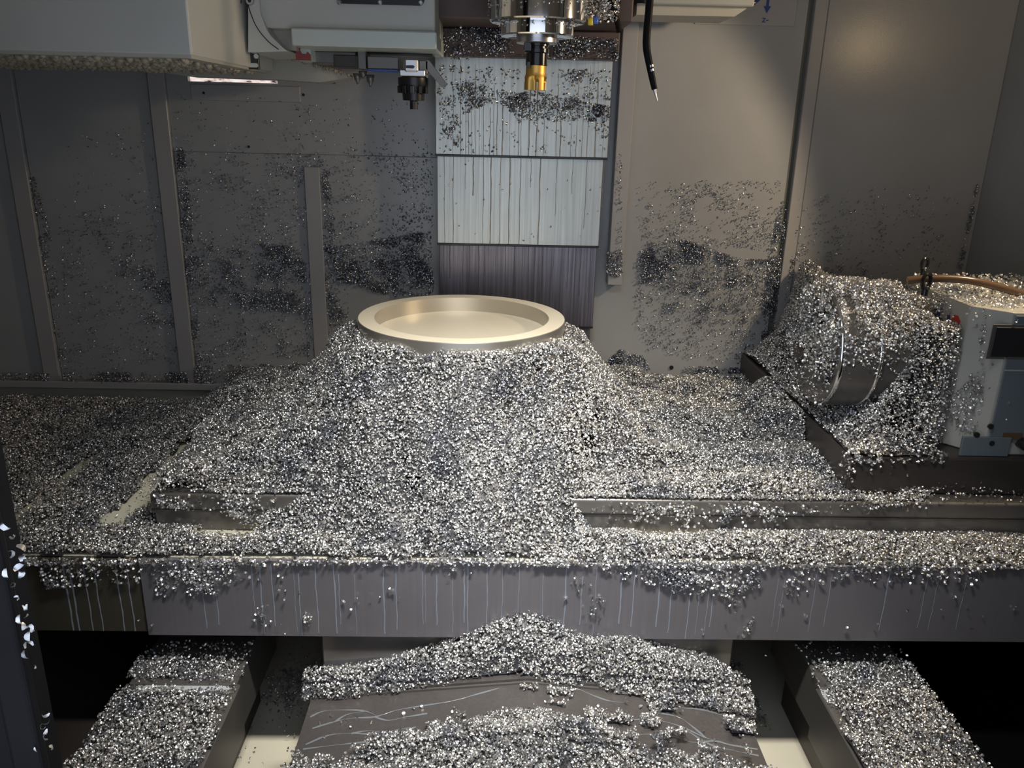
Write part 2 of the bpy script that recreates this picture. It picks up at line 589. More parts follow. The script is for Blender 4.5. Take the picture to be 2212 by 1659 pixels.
wpanel('stiffener', -0.93, -0.60, 0.035, 0.08, WY-0.004, WY, 'wall_rib', 0.001)
# ledge along the foot of the left wall and the sheet below it
wpanel('ledge', -1.75, -0.50, -0.893, -0.868, WY-0.03, WY+0.02, 'wall_rib', 0.003)
wpanel('lower_panel', -1.75, 1.56, FLOOR, -0.90, WY+0.005, WY+0.03, 'cover_warm')
for (u, v) in ((441, 201), (656, 205), (723, 178), (538, 317), (1450, 793)):
    p = at(u, v, WY)
    r_ = 0.007 if u == 1450 else 0.004
    obj('screw', lathe([(r_, -0.004), (r_, -0.001), (r_*0.6, -0.0055)][:2] + [(r_*0.5, 0.0)], (p[0], WY-0.001, p[2]), 1, 12), M['black'], wb)
tag(obj('wall_left', box((-1.78, 0.7, FLOOR), (-1.75, WY+0.06, ZTOP)), M['wall']), kind='structure')
tag(obj('wall_right', box((1.56, 0.7, FLOOR), (1.60, WY+0.06, ZTOP)), M['wall']), kind='structure')
tag(obj('ceiling', box((-1.78, 0.7, ZTOP), (1.60, WY+0.06, ZTOP+0.03)), M['cover_warm']), kind='structure')
tag(obj('floor', box((-1.78, 0.7, FLOOR-0.04), (1.60, WY+0.06, FLOOR)), M['floor']), kind='structure')

# the machine front around the open door (daylight only comes in through the opening)
wf_ = obj('wall_front', box((-1.78, 0.68, FLOOR), (-0.62, 0.70, ZTOP)), M['wall'])
tag(wf_, kind='structure')
tag(obj('wall_front', box((0.66, 0.68, FLOOR), (1.60, 0.70, ZTOP)), M['wall']), kind='structure')
tag(obj('wall_front', box((-0.62, 0.68, 0.36), (0.66, 0.70, ZTOP)), M['wall']), kind='structure')
tag(obj('wall_front', box((-0.62, 0.68, FLOOR), (0.66, 0.70, -0.80)), M['wall']), kind='structure')

# axis-direction plate with arrows, on the rear wall at the top right
ap = thing('axis_plate', 'grey plate with blue arrows and the letter z on the upper right wall', 'sign')
p0, p1 = at(1500, 52, WY), at(1716, 52, WY)
obj('plate', box((p0[0], WY-0.004, p0[2]), (p1[0], WY, 0.42), 0.001), M['wall_rib'], ap)
a0 = at(1655, 28, WY)
xa, za = a0[0], a0[2]
yf = WY-0.0052
obj('arrow', prism([(xa-0.004, 0.40), (xa-0.004, za+0.018), (xa-0.011, za+0.018), (xa, za-0.002), (xa+0.011, za+0.018), (xa+0.004, za+0.018), (xa+0.004, 0.40)], 1, yf, yf+0.001), M['blue_print'], ap)
xb, zb = at(1641, 6, WY)[0], at(1641, 6, WY)[2]
obj('arrow', prism([(xb-0.022, zb+0.03), (xb-0.022, zb-0.012), (xb+0.006, zb+0.012), (0.93, zb+0.012), (0.93, zb+0.018), (xb, zb+0.018)], 1, yf, yf+0.001), M['blue_print'], ap)
fc = bpy.data.curves.new('lettering', 'FONT')
fc.body = 'z-'
fc.size = 0.028
fc.extrude = 0.0005
fc.align_x = 'CENTER'
zt = at(1652, 46, WY)
ft_ = bpy.data.objects.new('text_source', fc)
COL.objects.link(ft_)
bpy.context.view_layer.update()
me = bpy.data.meshes.new_from_object(ft_.evaluated_get(bpy.context.evaluated_depsgraph_get()))
bpy.data.objects.remove(ft_)
me.transform(Matrix.Translation((zt[0], WY-0.0055, zt[2]-0.004)) @ Matrix.Rotation(PI/2, 4, 'X'))
link('lettering', me, M['blue_print'], ap)

# ------------------------------------------------------------------ column with telescopic covers
cc = thing('column_way_cover', 'stacked brushed steel telescopic plates on the column behind the spindle', 'way cover')
CZ = [(0.17, -0.106), (-0.09, -0.374), (-0.36, -0.637), (-0.62, -0.90)]
CX = [(-0.183, 0.336), (-0.179, 0.326), (-0.174, 0.3225), (-0.168, 0.316)]
for k in range(4):
    yk = 2.52+0.012*k
    bm = box((CX[k][0], yk, CZ[k][1]), (CX[k][1], yk+0.011, CZ[k][0]), 0.0015)
    pl = obj('plate', bm, M['column'] if k < 2 else M['column_dark'], cc)
    if k < 3:
        obj('wiper_lip', box((CX[k][0]-0.001, yk-0.004, CZ[k][1]-0.004), (CX[k][1]+0.001, yk+0.012, CZ[k][1]+0.003), 0.0015), M['black'], pl)
for k, (us, mt, v0) in enumerate((((942, 979, 995, 1006, 1019, 1026, 1035, 1044, 1058, 1073, 1100, 1120, 1125, 1142, 1158, 1174, 1201, 1210, 1233, 1244, 1257, 1268, 1285, 1302, 1066, 1085, 1012), 'run_oily', 230), ((960, 979, 1022, 1044, 1080, 1123, 1165, 1234, 1264, 1300, 1005, 1060, 1100, 1145, 1200), 'run_oily', 345), ((958, 972, 1014, 1034, 1046, 1091, 1127, 1153, 1193, 1225, 1251, 1272, 1000, 1070, 1110, 1140, 1170, 1210, 1240), 'run_dark', 535))):
    bm = bmesh.new()
    yk = 2.52+0.012*k-0.0002
    for u in us:
        x = at(u, v0+90, yk)[0]
        zt0 = CZ[k][0] if k == 0 else CZ[k-1][1]
        z0 = zt0-random.uniform(0, 0.16) if k == 0 else zt0
        z1 = CZ[k][1]+0.003
        if k and random.random() < 0.35:
            z1 = z0+(z1-z0)*random.uniform(0.3, 0.9)
        run_down(bm, x, z0, z1, yk, random.choice((0.0012, 0.0016, 0.002, 0.0035)))
    rn = obj('oil_run', bm, M[mt], cc, True)
    rn['kind'] = 'stuff'
obj('cover_frame', box((-0.165, 2.57, -0.90), (0.312, WY, 0.17)), M['dark_gap'], cc)

# ------------------------------------------------------------------ spindle head
hd = thing('spindle_housing', 'brown painted milling head block above the column cover, coated with chips', 'machine head')
obj('head_block', box((-0.165, 2.25, 0.243), (0.345, 2.60, 0.60), 0.004), M['maroon'], hd)
obj('wiper_band', box((-0.165, 2.46, 0.168), (0.345, 2.60, 0.242), 0.004), M['maroon'], hd)
autosmooth(obj('nose_housing', lathe([(0.118, 0.285), (0.125, 0.30), (0.125, 0.5)], (0.093, 2.1, 0), 2, 64), M['cover'], hd))
obj('support_arm', box((-0.05, 2.1, 0.32), (0.24, 2.4, 0.58), 0.01), M['maroon'], hd)
sp = thing('spindle_nose', 'polished chrome double ring spindle nose dusted with chips', 'spindle')
SX, SY = 0.093, 2.1
zz = lambda v, r: at(1160, v, SY-r)[2]
zu, zl = zz(37, 0.116), zz(72, 0.089)
autosmooth(obj('upper_ring', lathe([(0.09, zu+0.004), (0.112, zu), (0.116, zu+0.003), (0.116, 0.29), (0.10, 0.295)], (SX, SY, 0), 2, 96), M['chrome'], sp))
autosmooth(obj('lower_ring', lathe([(0.04, zl+0.006), (0.075, zl+0.003), (0.086, zl), (0.089, zl+0.003), (0.089, zu+0.002), (0.085, zu+0.006)], (SX, SY, 0), 2, 96), M['chrome'], sp))
zn = zz(91, 0.048)
autosmooth(obj('nose_collar', lathe([(0.03, zn), (0.046, zn), (0.049, zn+0.002), (0.049, zl+0.008)], (SX, SY, 0), 2, 64), M['steel'], sp))
tl = thing('milling_tool', 'gold coated milling cutter in a black tool holder under the chrome spindle', 'cutting tool')
z1, z2, z3 = zz(94, 0.032), zz(112, 0.032), zz(141, 0.0265)
bm = lathe([(0.026, z1+0.006), (0.030, z1+0.002), (0.030, z1-0.004), (0.026, z1-0.005), (0.026, z1-0.009), (0.030, z1-0.010), (0.030, z2), (0.0265, z2-0.002), (0.0265, z3+0.001), (0.0255, z3)], (SX+0.0015, SY, 0), 2, 48)
autosmooth(obj('tool_holder', bm, M['holder'], tl))
obj('drive_key', box((SX-0.031, SY-0.03, z1-0.016), (SX-0.014, SY-0.012, z1+0.004), 0.001), M['holder'], tl)
obj('lock_screw', box((SX-0.023, SY-0.0285, z3-0.007), (SX-0.015, SY-0.02, z3+0.008), 0.001), M['holder'], tl)
zc = zz(194, 0.0275)
# fluted cutter: body with four deep pockets
bm = bmesh.new()
seg, lev = 72, 12
rings = []
hgt = z3-zc
for k in range(lev+1):
    t = k/lev
    z = zc+hgt*t
    ring = []
    for i in range(seg):
        a = 2*PI*i/seg
        R = 0.0245 if t > 0.62 else 0.0245+0.0032*min(1, (0.62-t)/0.08)
        ph = ((a+0.75) % (PI/2))/(PI/2)
        depth = 0.0
        if t < 0.6:
            wdt = 0.62*(1-max(0, (t-0.4)/0.2)**2)
            if ph < wdt:
                depth = 0.0105*math.sin(PI*min(1, (ph/max(wdt, 1e-3))**1.5))**0.6*min(1, (0.6-t)/0.12)
        rr = R-depth
        ring.append(bm.verts.new((SX+0.0005+rr*math.cos(a), SY+rr*math.sin(a), z)))
    rings.append(ring)
for k in range(lev):
    for i in range(seg):
        bm.faces.new((rings[k][i], rings[k][(i+1) % seg], rings[k+1][(i+1) % seg], rings[k+1][i]))
bm.faces.new(rings[0][::-1])
bm.faces.new(rings[-1])
autosmooth(obj('cutter_body', bm, M['gold'], tl), 50)
for k in range(4):
    a = -0.75+PI/2*k+0.60*PI/2
    c = Vector((SX+0.024*math.cos(a), SY+0.024*math.sin(a), zc+0.009))
    bm = box((-0.002, -0.004, -0.0095), (0.002, 0.004, 0.0095), 0.0008)
    bmesh.ops.transform(bm, matrix=Matrix.Translation(c) @ Matrix.Rotation(a+0.3, 4, 'Z'), verts=bm.verts[:])
    ins = obj('insert', bm, M['steel'], tl)

# ------------------------------------------------------------------ cover boxes and hoses at the top
sb = thing('head_side_box', 'beige flat box beside the spindle head at the top right', 'cover')
q0, q1 = at(1398, 8, 2.3), at(1629, 14, 2.3)
obj('shell', box((q0[0], 2.3, q1[2]), (q1[0], 2.55, 0.5), 0.003), M['box_pale'], sb)
q2, q3, q4 = at(1360, 44, 2.36), at(1582, 38, 2.36), at(1628, 16, 2.36)
obj('under_flange', prism([(q0[0]-0.02, q1[2]+0.005), (q0[0]-0.02, q2[2]+0.012), (q3[0]-0.03, q3[2]), (q3[0], q3[2]), (q4[0], q4[2]+0.01)], 1, 2.34, 2.5), M['cover_warm'], sb)
hz = thing('coolant_hose', 'thin black coolant hose hanging right of the spindle', 'hose')
hp = spline([at(1413, -120, 1.9), at(1406, -40, 1.9), at(1402, 20, 1.9), at(1397, 75, 1.9), at(1397, 105, 1.9), at(1403, 140, 1.9), at(1409, 170, 1.9), at(1414, 193, 1.9)], 6)
autosmooth(obj('hose', tube(hp, [0.0085-0.002*max(0, (i-24)/18) for i in range(len(hp))], 14), M['rubber'], hz))
autosmooth(obj('nozzle_tip', tube([at(1413, 190, 1.9), at(1416, 204, 1.9), at(1420, 218, 1.9)], [0.0045, 0.0025, 0.001], 12), M['steel'], hz))
for (u, v) in ((1405, 143), (1406, 152), (1409, 170), (1411, 178), (1413, 187)):
    c = at(u, v, 1.9)
    d = (Vector(at(u+1.2, v+5, 1.9))-Vector(c)).normalized()*0.0025
    o_ = obj('ring', tube([Vector(c)-d, Vector(c)+d], 0.0082-0.0026*(v-143)/50, 14), M['steel'], hz)
# cable bundle and fitting between spindle and hose
cb = thing('cable_bundle', 'tangled dark hoses with yellow and blue fittings right of the spindle ring', 'hoses')
for k, pts in enumerate((((1300, -40), (1318, 5), (1332, 42), (1338, 70)), ((1345, -40), (1334, 10), (1322, 30), (1310, 48)), ((1270, -40), (1290, 0), (1300, 22), (1292, 45)))):
    obj('hose', tube(spline([at(u, v, 2.2+0.03*k) for u, v in pts], 6), 0.007, 10), M['rubber'], cb, True)
for (u, v, mt) in ((1276, 47, 'yellow'), (1287, 44, 'blue')):
    c = at(u, v, 2.15)
    obj('fitting', lathe([(0.006, -0.008), (0.007, -0.004), (0.007, 0.006), (0.004, 0.009)], c, 2, 12), M[mt], cb, True)
c = at(1310, 30, 2.3)
obj('bracket', box((c[0]-0.04, 2.28, c[2]-0.012), (c[0]+0.045, 2.42, 0.32), 0.004), M['dull'], cb)

# ------------------------------------------------------------------ tool changer, upper left
tm = thing('tool_magazine_cover', 'large light grey sheet metal cover at the top left', 'cover')
e0 = at(415, 119, 1.75)
e1 = at(532, 143, 2.10)
zb_ = e0[2]
obj('shell', prism([(-1.60, 1.75), (e0[0], 1.75), (e1[0], 2.10), (e1[0], 2.35), (-1.60, 2.35)], 2, zb_, 0.62, bev=0.004), M['cover'], tm)
obj('bottom_lip', prism([(-1.60, 1.755), (e0[0]-0.004, 1.755), (e1[0]-0.006, 2.10), (e1[0]-0.006, 2.33), (-1.60, 2.33)], 2, zb_-0.006, zb_), M['cover_warm'], tm)
# coolant drops hanging under the lip
bm = bmesh.new()
for k in range(700):
    y = random.uniform(1.76, 2.30)
    xm = e0[0]-0.02 + (e1[0]-e0[0])*max(0, min(1, (y-1.75)/0.35))
    x = random.uniform(-1.35, xm)
    r_ = random.uniform(0.004, 0.010)
    d_ = r_*random.uniform(0.7, 1.15)
    lathe([(0.0008, -d_), (r_*0.42, -d_*0.9), (r_*0.78, -d_*0.55), (r_, 0)], (x, y, zb_-0.0058), 2, 9, bm)
dr = obj('coolant_drops', bm, M['drops'], tm, True)
dr['kind'] = 'stuff'

ac = thing('tool_arm_cover', 'grey tool changer arm cover with a black window and a pale lower flange', 'cover')
Ya = 2.12
f0, f1, f2, f3 = at(536, 20, Ya), at(940, 62, Ya), at(945, 105, Ya), at(630, 62, Ya)
obj('shell', prism([(f0[0], Ya), (f1[0], Ya), (f1[0], 2.42), (f0[0], 2.42)], 2, f3[2], 0.60, bev=0.005), M['cover'], ac)
g1, g2 = at(630, 98, Ya-0.03), at(943, 106, Ya-0.03)
obj('lower_flange', box((g1[0], Ya-0.03, g1[2]), (g2[0], Ya+0.25, f3[2]-0.001), 0.003), M['cover_light'], ac)
# rounded drum shell between the magazine cover and the arm cover
dsh = [at(u, v, 2.10) for u, v in ((535, -150), (535, 113), (560, 113), (622, 111), (602, 98), (585, 78), (575, 62), (560, 30), (548, -150))]
obj('drum_shell', prism([(p[0], p[2]) for p in dsh], 1, 2.10, 2.34, bev=0.003), M['cover'], ac)
rec = [at(u, v, 2.17) for u, v in ((560, 55), (640, 55), (640, 109), (560, 109))]
obj('recess_panel', prism([(p[0], p[2]) for p in rec], 1, 2.17, 2.36), M['cover_warm'], ac)
sm = spline([at(u, v, 2.0995) for u, v in ((528, -60), (534, 0), (545, 38), (558, 64), (580, 90), (602, 107))], 5)
obj('seam', tube(sm, 0.0012, 6), M['black'], ac)
for u in (513, 540):
    p = at(u, 2, 2.095)
    s_ = obj('screw', lathe([(0.0085, -0.006), (0.0095, -0.003), (0.0095, 0.004)], (p[0], 2.096, p[2]), 1, 20), M['steel'], ac, False)
    obj('socket', lathe([(0.0045, -0.0066), (0.0045, -0.005)], (p[0], 2.096, p[2]), 1, 6), M['black'], s_)
# window, black rounded panel with three screws
b0, b1 = at(727, -60, Ya), at(917, 13, Ya)
wx0, wx1, wz0, wz1 = b0[0], b1[0], b1[2], 0.42
rr = 0.012
pl = []
for cx, cz, a0_ in ((wx1-rr, wz1-rr, 0), (wx0+rr, wz1-rr, 90), (wx0+rr, wz0+rr, 180), (wx1-rr, wz0+rr, 270)):
    for k in range(6):
        a = math.radians(a0_+18*k)
        pl.append((cx+rr*math.cos(a), cz+rr*math.sin(a)))
wn = obj('window', prism(pl, 1, Ya-0.006, Ya-0.0005), M['black'], ac)
for u in (733, 821, 909):
    p = at(u, 5, Ya-0.008)
    obj('screw', lathe([(0.003, -0.005), (0.0055, -0.003), (0.006, 0.0015)], (p[0], Ya-0.0075, p[2]), 1, 14), M['steel'], wn)
# hood plates below the covers
hp_ = thing('tool_changer_hood', 'brown grey hood plate hung with coolant drops below the arm cover', 'cover')
Yh = 2.40
hpl = [at(u, v, Yh) for u, v in ((240, 140), (560, 143), (560, 121), (640, 124), (700, 140), (765, 166), (690, 178), (600, 172), (400, 164))]
obj('plate', prism([(p[0], p[2]) for p in hpl], 1, Yh, Yh+0.10), M['cover_warm'], hp_)
bm = bmesh.new()
for k in range(60):
    t = random.random()
    p = at(605+160*t, 120+46*t**1.2, Yh)
    r_ = random.uniform(0.003, 0.006)
    lathe([(0.0005, -2*r_), (r_*0.6, -r_), (r_, 0)], (p[0], Yh-random.uniform(0, 0.012), p[2]+0.002), 2, 6, bm)
d2 = obj('coolant_drops', bm, M['drops'], hp_, True)
d2['kind'] = 'stuff'
# mechanism
tc = thing('tool_changer_mechanism', 'dark tool changer mechanism with slotted bracket and clamp under the pale flange', 'mechanism')
Ym = 2.26
def mbox(name, u0, v0, u1, v1, Y0, Y1, mat, bev=0.002):
    a, b_ = at(u0, v0, Y0), at(u1, v1, Y0)
    return obj(name, box((min(a[0], b_[0]), Y0, min(a[2], b_[2])), (max(a[0], b_[0]), Y1, max(a[2], b_[2])), bev), M[mat], tc)
br = mbox('bracket', 524, 108, 560, 150, 2.14, 2.15, 'black', 0.001)
for (u0, v0, u1, v1) in ((525, 116, 536, 127), (548, 116, 559, 127), (528, 136, 558, 146)):
    a, b_ = at(u0, v0, 2.139), at(u1, v1, 2.139)
    rx, rz = abs(b_[0]-a[0])/2, abs(b_[2]-a[2])/2
    cx, cz = (a[0]+b_[0])/2, (a[2]+b_[2])/2
    r_ = min(rx, rz)
    pl = [(cx+math.copysign(rx-r_, math.cos(t))+r_*math.cos(t), cz+r_*math.sin(t)) for t in [2*PI*(k+0.5)/20 for k in range(20)]]
    obj('slot', prism(pl, 1, 2.1375, 2.1395), M['cover_light'], br)
mbox('paint_patched_block', 638, 98, 672, 131, 2.2, 2.3, 'cover_light')
pts = [at(u, v, 2.198) for u, v in ((640, 130), (638, 112), (645, 101), (651, 100), (648, 108), (652, 116), (661, 117), (664, 112), (671, 118), (672, 131))]
obj('red_patch', prism([(p[0], p[2]) for p in pts], 1, 2.1975, 2.1998), M['red'], tc)
mbox('rail', 672, 100, 935, 118, 2.25, 2.34, 'black')
mbox('slide_block', 672, 108, 770, 138, Ym, 2.36, 'dull')
mbox('slide_block', 720, 118, 792, 146, Ym-0.01, 2.34, 'cast')
mbox('hinge_block', 772, 108, 792, 150, Ym-0.03, 2.3, 'dull')
mbox('cylinder_block', 793, 121, 861, 150, Ym-0.05, 2.32, 'dull')
mbox('blue_gasket', 793, 149, 860, 153, Ym-0.05, 2.3, 'blue')
mbox('clamp_base', 863, 150, 918, 165, Ym-0.06, 2.3, 'steel')
cl = mbox('clamp', 873, 126, 903, 156, Ym-0.065, 2.26, 'steel', 0.004)
obj('clamp_slot', prism([(p[0], p[2]) for p in [at(u, v, Ym-0.066) for u, v in ((877, 141), (893, 141), (896, 144), (893, 148), (877, 147))]], 1, Ym-0.0665, Ym-0.064), M['black'], cl)
mbox('side_arm', 905, 130, 925, 160, Ym-0.03, 2.3, 'dull')
a, b_ = at(922, 132, Ym), at(962, 184, Ym)
obj('finger', prism([(a[0], a[2]), (a[0]+0.008, a[2]), (b_[0], b_[2]+0.008), (b_[0], b_[2]-0.004), (b_[0]-0.01, b_[2]-0.004), (a[0], a[2]-0.02)], 1, Ym-0.03, Ym+0.02), M['dull'], tc)
for (u, v, h) in ((772, 168, 14), (800, 172, 16), (784, 160, 10)):
    p = at(u, v, Ym)
    q_ = at(u, v+h, Ym)
    dz = (p[2]-q_[2])/2
    obj('nozzle', lathe([(0.002, -dz*2), (0.005, -dz), (0.009, -dz*0.4), (0.011, dz*1.3)], p, 2, 14), M['dull'], tc, True)
pot = thing('tool_pot', 'stepped black tool pot hanging under the tool changer clamp', 'tool holder')
c = at(893, 166, Ym)
k_ = 2.26/1738
prof = [(8*k_, -62*k_), (8*k_, -46*k_), (22*k_, -45*k_), (23*k_, -28*k_), (27*k_, -27*k_), (29*k_, -20*k_), (31*k_, -14*k_), (31*k_, -2*k_), (20*k_, 0)]
autosmooth(obj('pot_body', lathe(prof, c, 2, 40), M['black'], pot))
for k in range(5):
    a = -PI/2+(k-2)*0.5
    lg = obj('lug', box((-0.005, -0.006, -0.018), (0.005, 0.006, 0.0), 0.001), M['black'], pot)
    lg.data.transform(Matrix.Translation((c[0]+30*k_*math.cos(a), c[1]+30*k_*math.sin(a), c[2]-18*k_)) @ Matrix.Rotation(a+PI/2, 4, 'Z'))

# ------------------------------------------------------------------ machine table
ZT, TRAY, TF, TB, TL = -0.824, -0.918, 1.67, 2.53, -0.775
tb = thing('machine_table', 'long grey machining table under the heap of chips', 'machine table')
obj('table_top', box((TL, TF, -0.864), (1.50, TB, ZT), 0.006, seg=3), M['dull'], tb)
obj('table_body', box((TL+0.006, TF+0.006, TRAY+0.001), (1.50, TB-0.01, -0.865), 0.002), M['dull'], tb)
tr = thing('saddle_tray', 'cream sheet metal tray around the table with a dark steel front skirt', 'tray')
obj('tray_sheet', box((-1.70, 1.552, TRAY-0.012), (1.50, 2.545, TRAY), 0.001), M['bed'], tr)
for a_, b_ in (((85, 1080), (330, 885)),):
    p, q_ = atz(*a_, TRAY), atz(*b_, TRAY)
    obj('seam', box((-1.105, 1.56, TRAY), (-1.094, 2.54, TRAY+0.003), 0.001), M['bed'], tr)
sk = obj('front_skirt', box((-0.758, 1.542, -1.11), (1.50, 1.552, TRAY+0.002), 0.002), M['skirt'], tr)
obj('side_skirt', box((-1.72, 1.547, -1.104), (-0.759, 1.556, TRAY), 0.002), M['skirt_brown'], tr)
bm, bm2 = bmesh.new(), bmesh.new()
for u in (439, 467, 548, 565, 590, 637, 647, 684, 724, 733, 767, 829, 856, 913, 919, 943, 978, 1003, 1010, 1052, 1085, 1120, 1172, 1221, 1256, 1286, 1341, 1368, 1423, 1450, 1490, 1510, 1530, 1540, 1676, 1690, 1758, 1790, 1913, 1996, 2020, 2080):
    x = at(u, 1290, 1.5415)[0]
    z0 = TRAY-random.choice((0.002, 0.004, 0.01, 0.03))
    run_down(bm, x, z0, -1.108-random.uniform(-0.04, 0), 1.5416, random.choice((0.0012, 0.0016, 0.0024, 0.003)))
rn = obj('coolant_run', bm, M['run_milky'], tr, True)
rn['kind'] = 'stuff'
for u in (147, 160, 190, 212, 259, 282):
    run_down(bm2, at(u, 1290, 1.5465)[0], TRAY-0.02, -1.102, 1.5466, random.choice((0.003, 0.0042)))
rn = obj('coolant_run', bm2, M['run_milky'], tr, True)
rn['kind'] = 'stuff'
sd = thing('saddle', 'brown grey cast saddle face below the front skirt', 'saddle')
obj('saddle_face', box((-0.378, 1.558, -1.30), (0.562, 1.75, -1.112), 0.003), M['dull'], sd)
obj('saddle_body', box((-0.95, 1.80, -1.24), (1.15, 2.50, -0.932), 0.01), M['cast'], sd)
obj('under_frame', box((-1.3, 1.62, -1.14), (1.4, 1.80, -0.932)), M['cast'], sd)

# ------------------------------------------------------------------ workpiece
RC, RO, RI, ZR = (-0.0838, 2.095), 0.274, 0.231, -0.5
wp = thing('workpiece', 'bright round aluminium workpiece with a raised rim on top of the chip heap', 'workpiece')
bm = lathe([(RO, -0.81), (RO, ZR-0.0015), (RO-0.0015, ZR)], (*RC, 0), 2, 160, cap=False)
autosmooth(obj('side_wall', bm, M['alu_side'], wp))
bm = lathe([(RO-0.0015, ZR), (RI, ZR)], (*RC, 0), 2, 160, cap=False)
obj('rim', bm, M['alu'], wp)
bm = lathe([(RI, ZR), (RI, ZR-0.040)], (*RC, 0), 2, 160, cap=False)
obj('inner_wall', bm, M['alu_side'], wp, True)
bm = lathe([(RI, ZR-0.040), (0.002, ZR-0.040)], (*RC, 0), 2, 160, cap=False)
bmesh.ops.contextual_create(bm, geom=[e for e in bm.edges if e.is_boundary and e.calc_length() < 0.001])
obj('recess_floor', bm, M['alu'], wp)

# ------------------------------------------------------------------ rotary table, right
rx = thing('rotary_table', 'rotary axis unit with chrome drum and grey motor box, buried in chips', 'rotary table')
BX, BY0, BY1, BZ = 0.838, 1.715, 2.60, -0.728
obj('base_plate', box((BX, BY0, ZT+0.001), (1.50, BY1, BZ), 0.006, seg=2), M['cast'], rx)
DY, DZ, DR = 1.935, -0.519, 0.150
SXF, BF, BT = 1.10, 1.735, -0.384      # side face, front face and top of the motor box
autosmooth(obj('chuck_drum', lathe([(0.05, 0.812), (0.125, 0.812), (0.132, 0.809), (DR-0.004, 0.809), (DR, 0.813), (DR, 0.906), (DR-0.004, 0.910), (DR-0.004, 0.916), (DR-0.010, 0.918), (DR-0.010, 0.985), (0.085, 0.988), (0.085, SXF+0.03)], (0, DY, DZ), 0, 96), M['dull'], rx))
obj('drum_band', lathe([(DR, 0.8095), (DR+0.0015, 0.811), (DR+0.0015, 0.820), (DR, 0.8205)], (0, DY, DZ), 0, 96, cap=False), M['chrome'], rx, True)
obj('drum_band', lathe([(DR, 0.902), (DR+0.0015, 0.9025), (DR+0.0015, 0.9095), (DR-0.002, 0.910)], (0, DY, DZ), 0, 96, cap=False), M['chrome'], rx, True)
for k in range(3):
    a = PI/2+2*PI/3*k+0.5
    jw = obj('chuck_jaw', box((0.795, -0.018, 0.045), (0.811, 0.018, 0.12), 0.003), M['cast'], rx)
    jw.data.transform(Matrix.Translation((0, DY, DZ)) @ Matrix.Rotation(a, 4, 'X'))
hb = obj('motor_box', prism([(SXF, 1.80), (1.160, BF), (1.52, BF), (1.52, 2.10), (SXF, 2.10)], 2, BZ+0.001, BT, bev=0.003), M['box_pale'], rx)
obj('front_plate', box((1.166, BF-0.004, -0.695), (1.52, BF, BT-0.006), 0.001), M['blue_grey'], rx)
p0, p1 = at(2147, 706, BF-0.005), at(2150, 770, BF-0.005)
zs_ = at(2170, 800, BF-0.005)[2]
obj('seam', box((1.166, BF-0.0055, zs_-0.0015), (1.52, BF-0.0035, zs_+0.0015)), M['box_pale'], rx)
wd_ = obj('window', box((p0[0]+0.004, BF-0.008, p1[2]), (1.50, BF-0.0035, p0[2]), 0.001), M['black'], rx)
obj('window_frame', box((p0[0]-0.003, BF-0.0055, p1[2]-0.006), (1.51, BF-0.0038, p0[2]+0.006), 0.0005), M['dull'], rx)
obj('foot_plate', box((1.10, BF-0.010, BZ+0.001), (1.215, BF-0.003, -0.680), 0.001), M['blue_grey'], rx)
for (u, v) in ((2111, 940), (2141, 922), (2143, 958)):
    p = at(u, v, BF-0.011)
    obj('bolt_hole', lathe([(0.0065, -0.001), (0.0065, 0.004)], (p[0], BF-0.0105, p[2]), 1, 16), M['black'], rx)
a, b_ = at(2168, 935, BF-0.005), at(2206, 950, BF-0.005)
obj('orange_label', box((a[0], BF-0.006, b_[2]), (b_[0], BF-0.0035, a[2])), M['copper_hose'], rx)
obj('cable_gland', lathe([(0.012, -0.03), (0.014, -0.02), (0.014, 0.0)], tuple(at(2205, 955, BF)), 1, 16), M['black'], rx)
# printed emblem on the side face: blue bars and a red mark, half covered
def face_pt(u, v):
    d = ray(u, v)
    return d*(SXF/d[0])
def decal(name, pts, mat):
    P = [face_pt(u, v) for u, v in pts]
    obj(name, prism([(p[1], p[2]) for p in P], 0, SXF-0.0015, SXF+0.0002), M[mat], rx)
decal('emblem', ((2019, 667), (2037, 667), (2037, 674), (2031, 674), (2031, 690), (2025, 690), (2025, 674), (2019, 674)), 'navy')
decal('emblem', ((2029, 698), (2040, 698), (2040, 710), (2029, 710)), 'navy')
decal('emblem', ((2047, 680), (2053, 680), (2053, 710), (2047, 710)), 'navy')
decal('emblem', ((2056, 690), (2062, 680), (2070, 682), (2075, 694), (2070, 706), (2062, 716), (2057, 704)), 'red_print')
# hose over the unit
hs = thing('brown_hose', 'brown rubber hose lying across the top of the rotary unit', 'hose')
hpp = spline([at(1960, 606, 1.93), at(2000, 602, 1.92), at(2050, 602, 1.91), at(2100, 607, 1.90), at(2150, 618, 1.90), at(2190, 630, 1.90), at(2260, 655, 1.91)], 6)
autosmooth(obj('hose', tube(hpp, 0.0095, 14), M['copper_hose'], hs))
def eyebolt(u, v, Y, label, sc=1.0):
    t = thing('eyebolt', label, 'eyebolt', 'eyebolts on the rotary unit')
    c = Vector(at(u, v, Y))
    R_, r_ = 0.017*sc, 0.005*sc
    bm = bmesh.new()
    pts = [c+Vector((R_*0.75*math.cos(2*PI*k/24), 0.35*R_*math.cos(2*PI*k/24), R_*math.sin(2*PI*k/24))) for k in range(25)]
    autosmooth(obj('eye', tube(pts, r_, 10, bm), M['holder'], t))
    autosmooth(obj('shank', lathe([(0.008*sc, -0.035*sc), (0.008*sc, -0.02*sc), (0.011*sc, -0.019*sc), (0.007*sc, -0.013*sc)], c, 2, 16), M['holder'], t))
eyebolt(1998, 570, 2.05, 'black eyebolt sticking up at the rear of the rotary unit', 0.85)
eyebolt(2002, 607, 1.88, 'black eyebolt in front of the brown hose on the rotary unit')

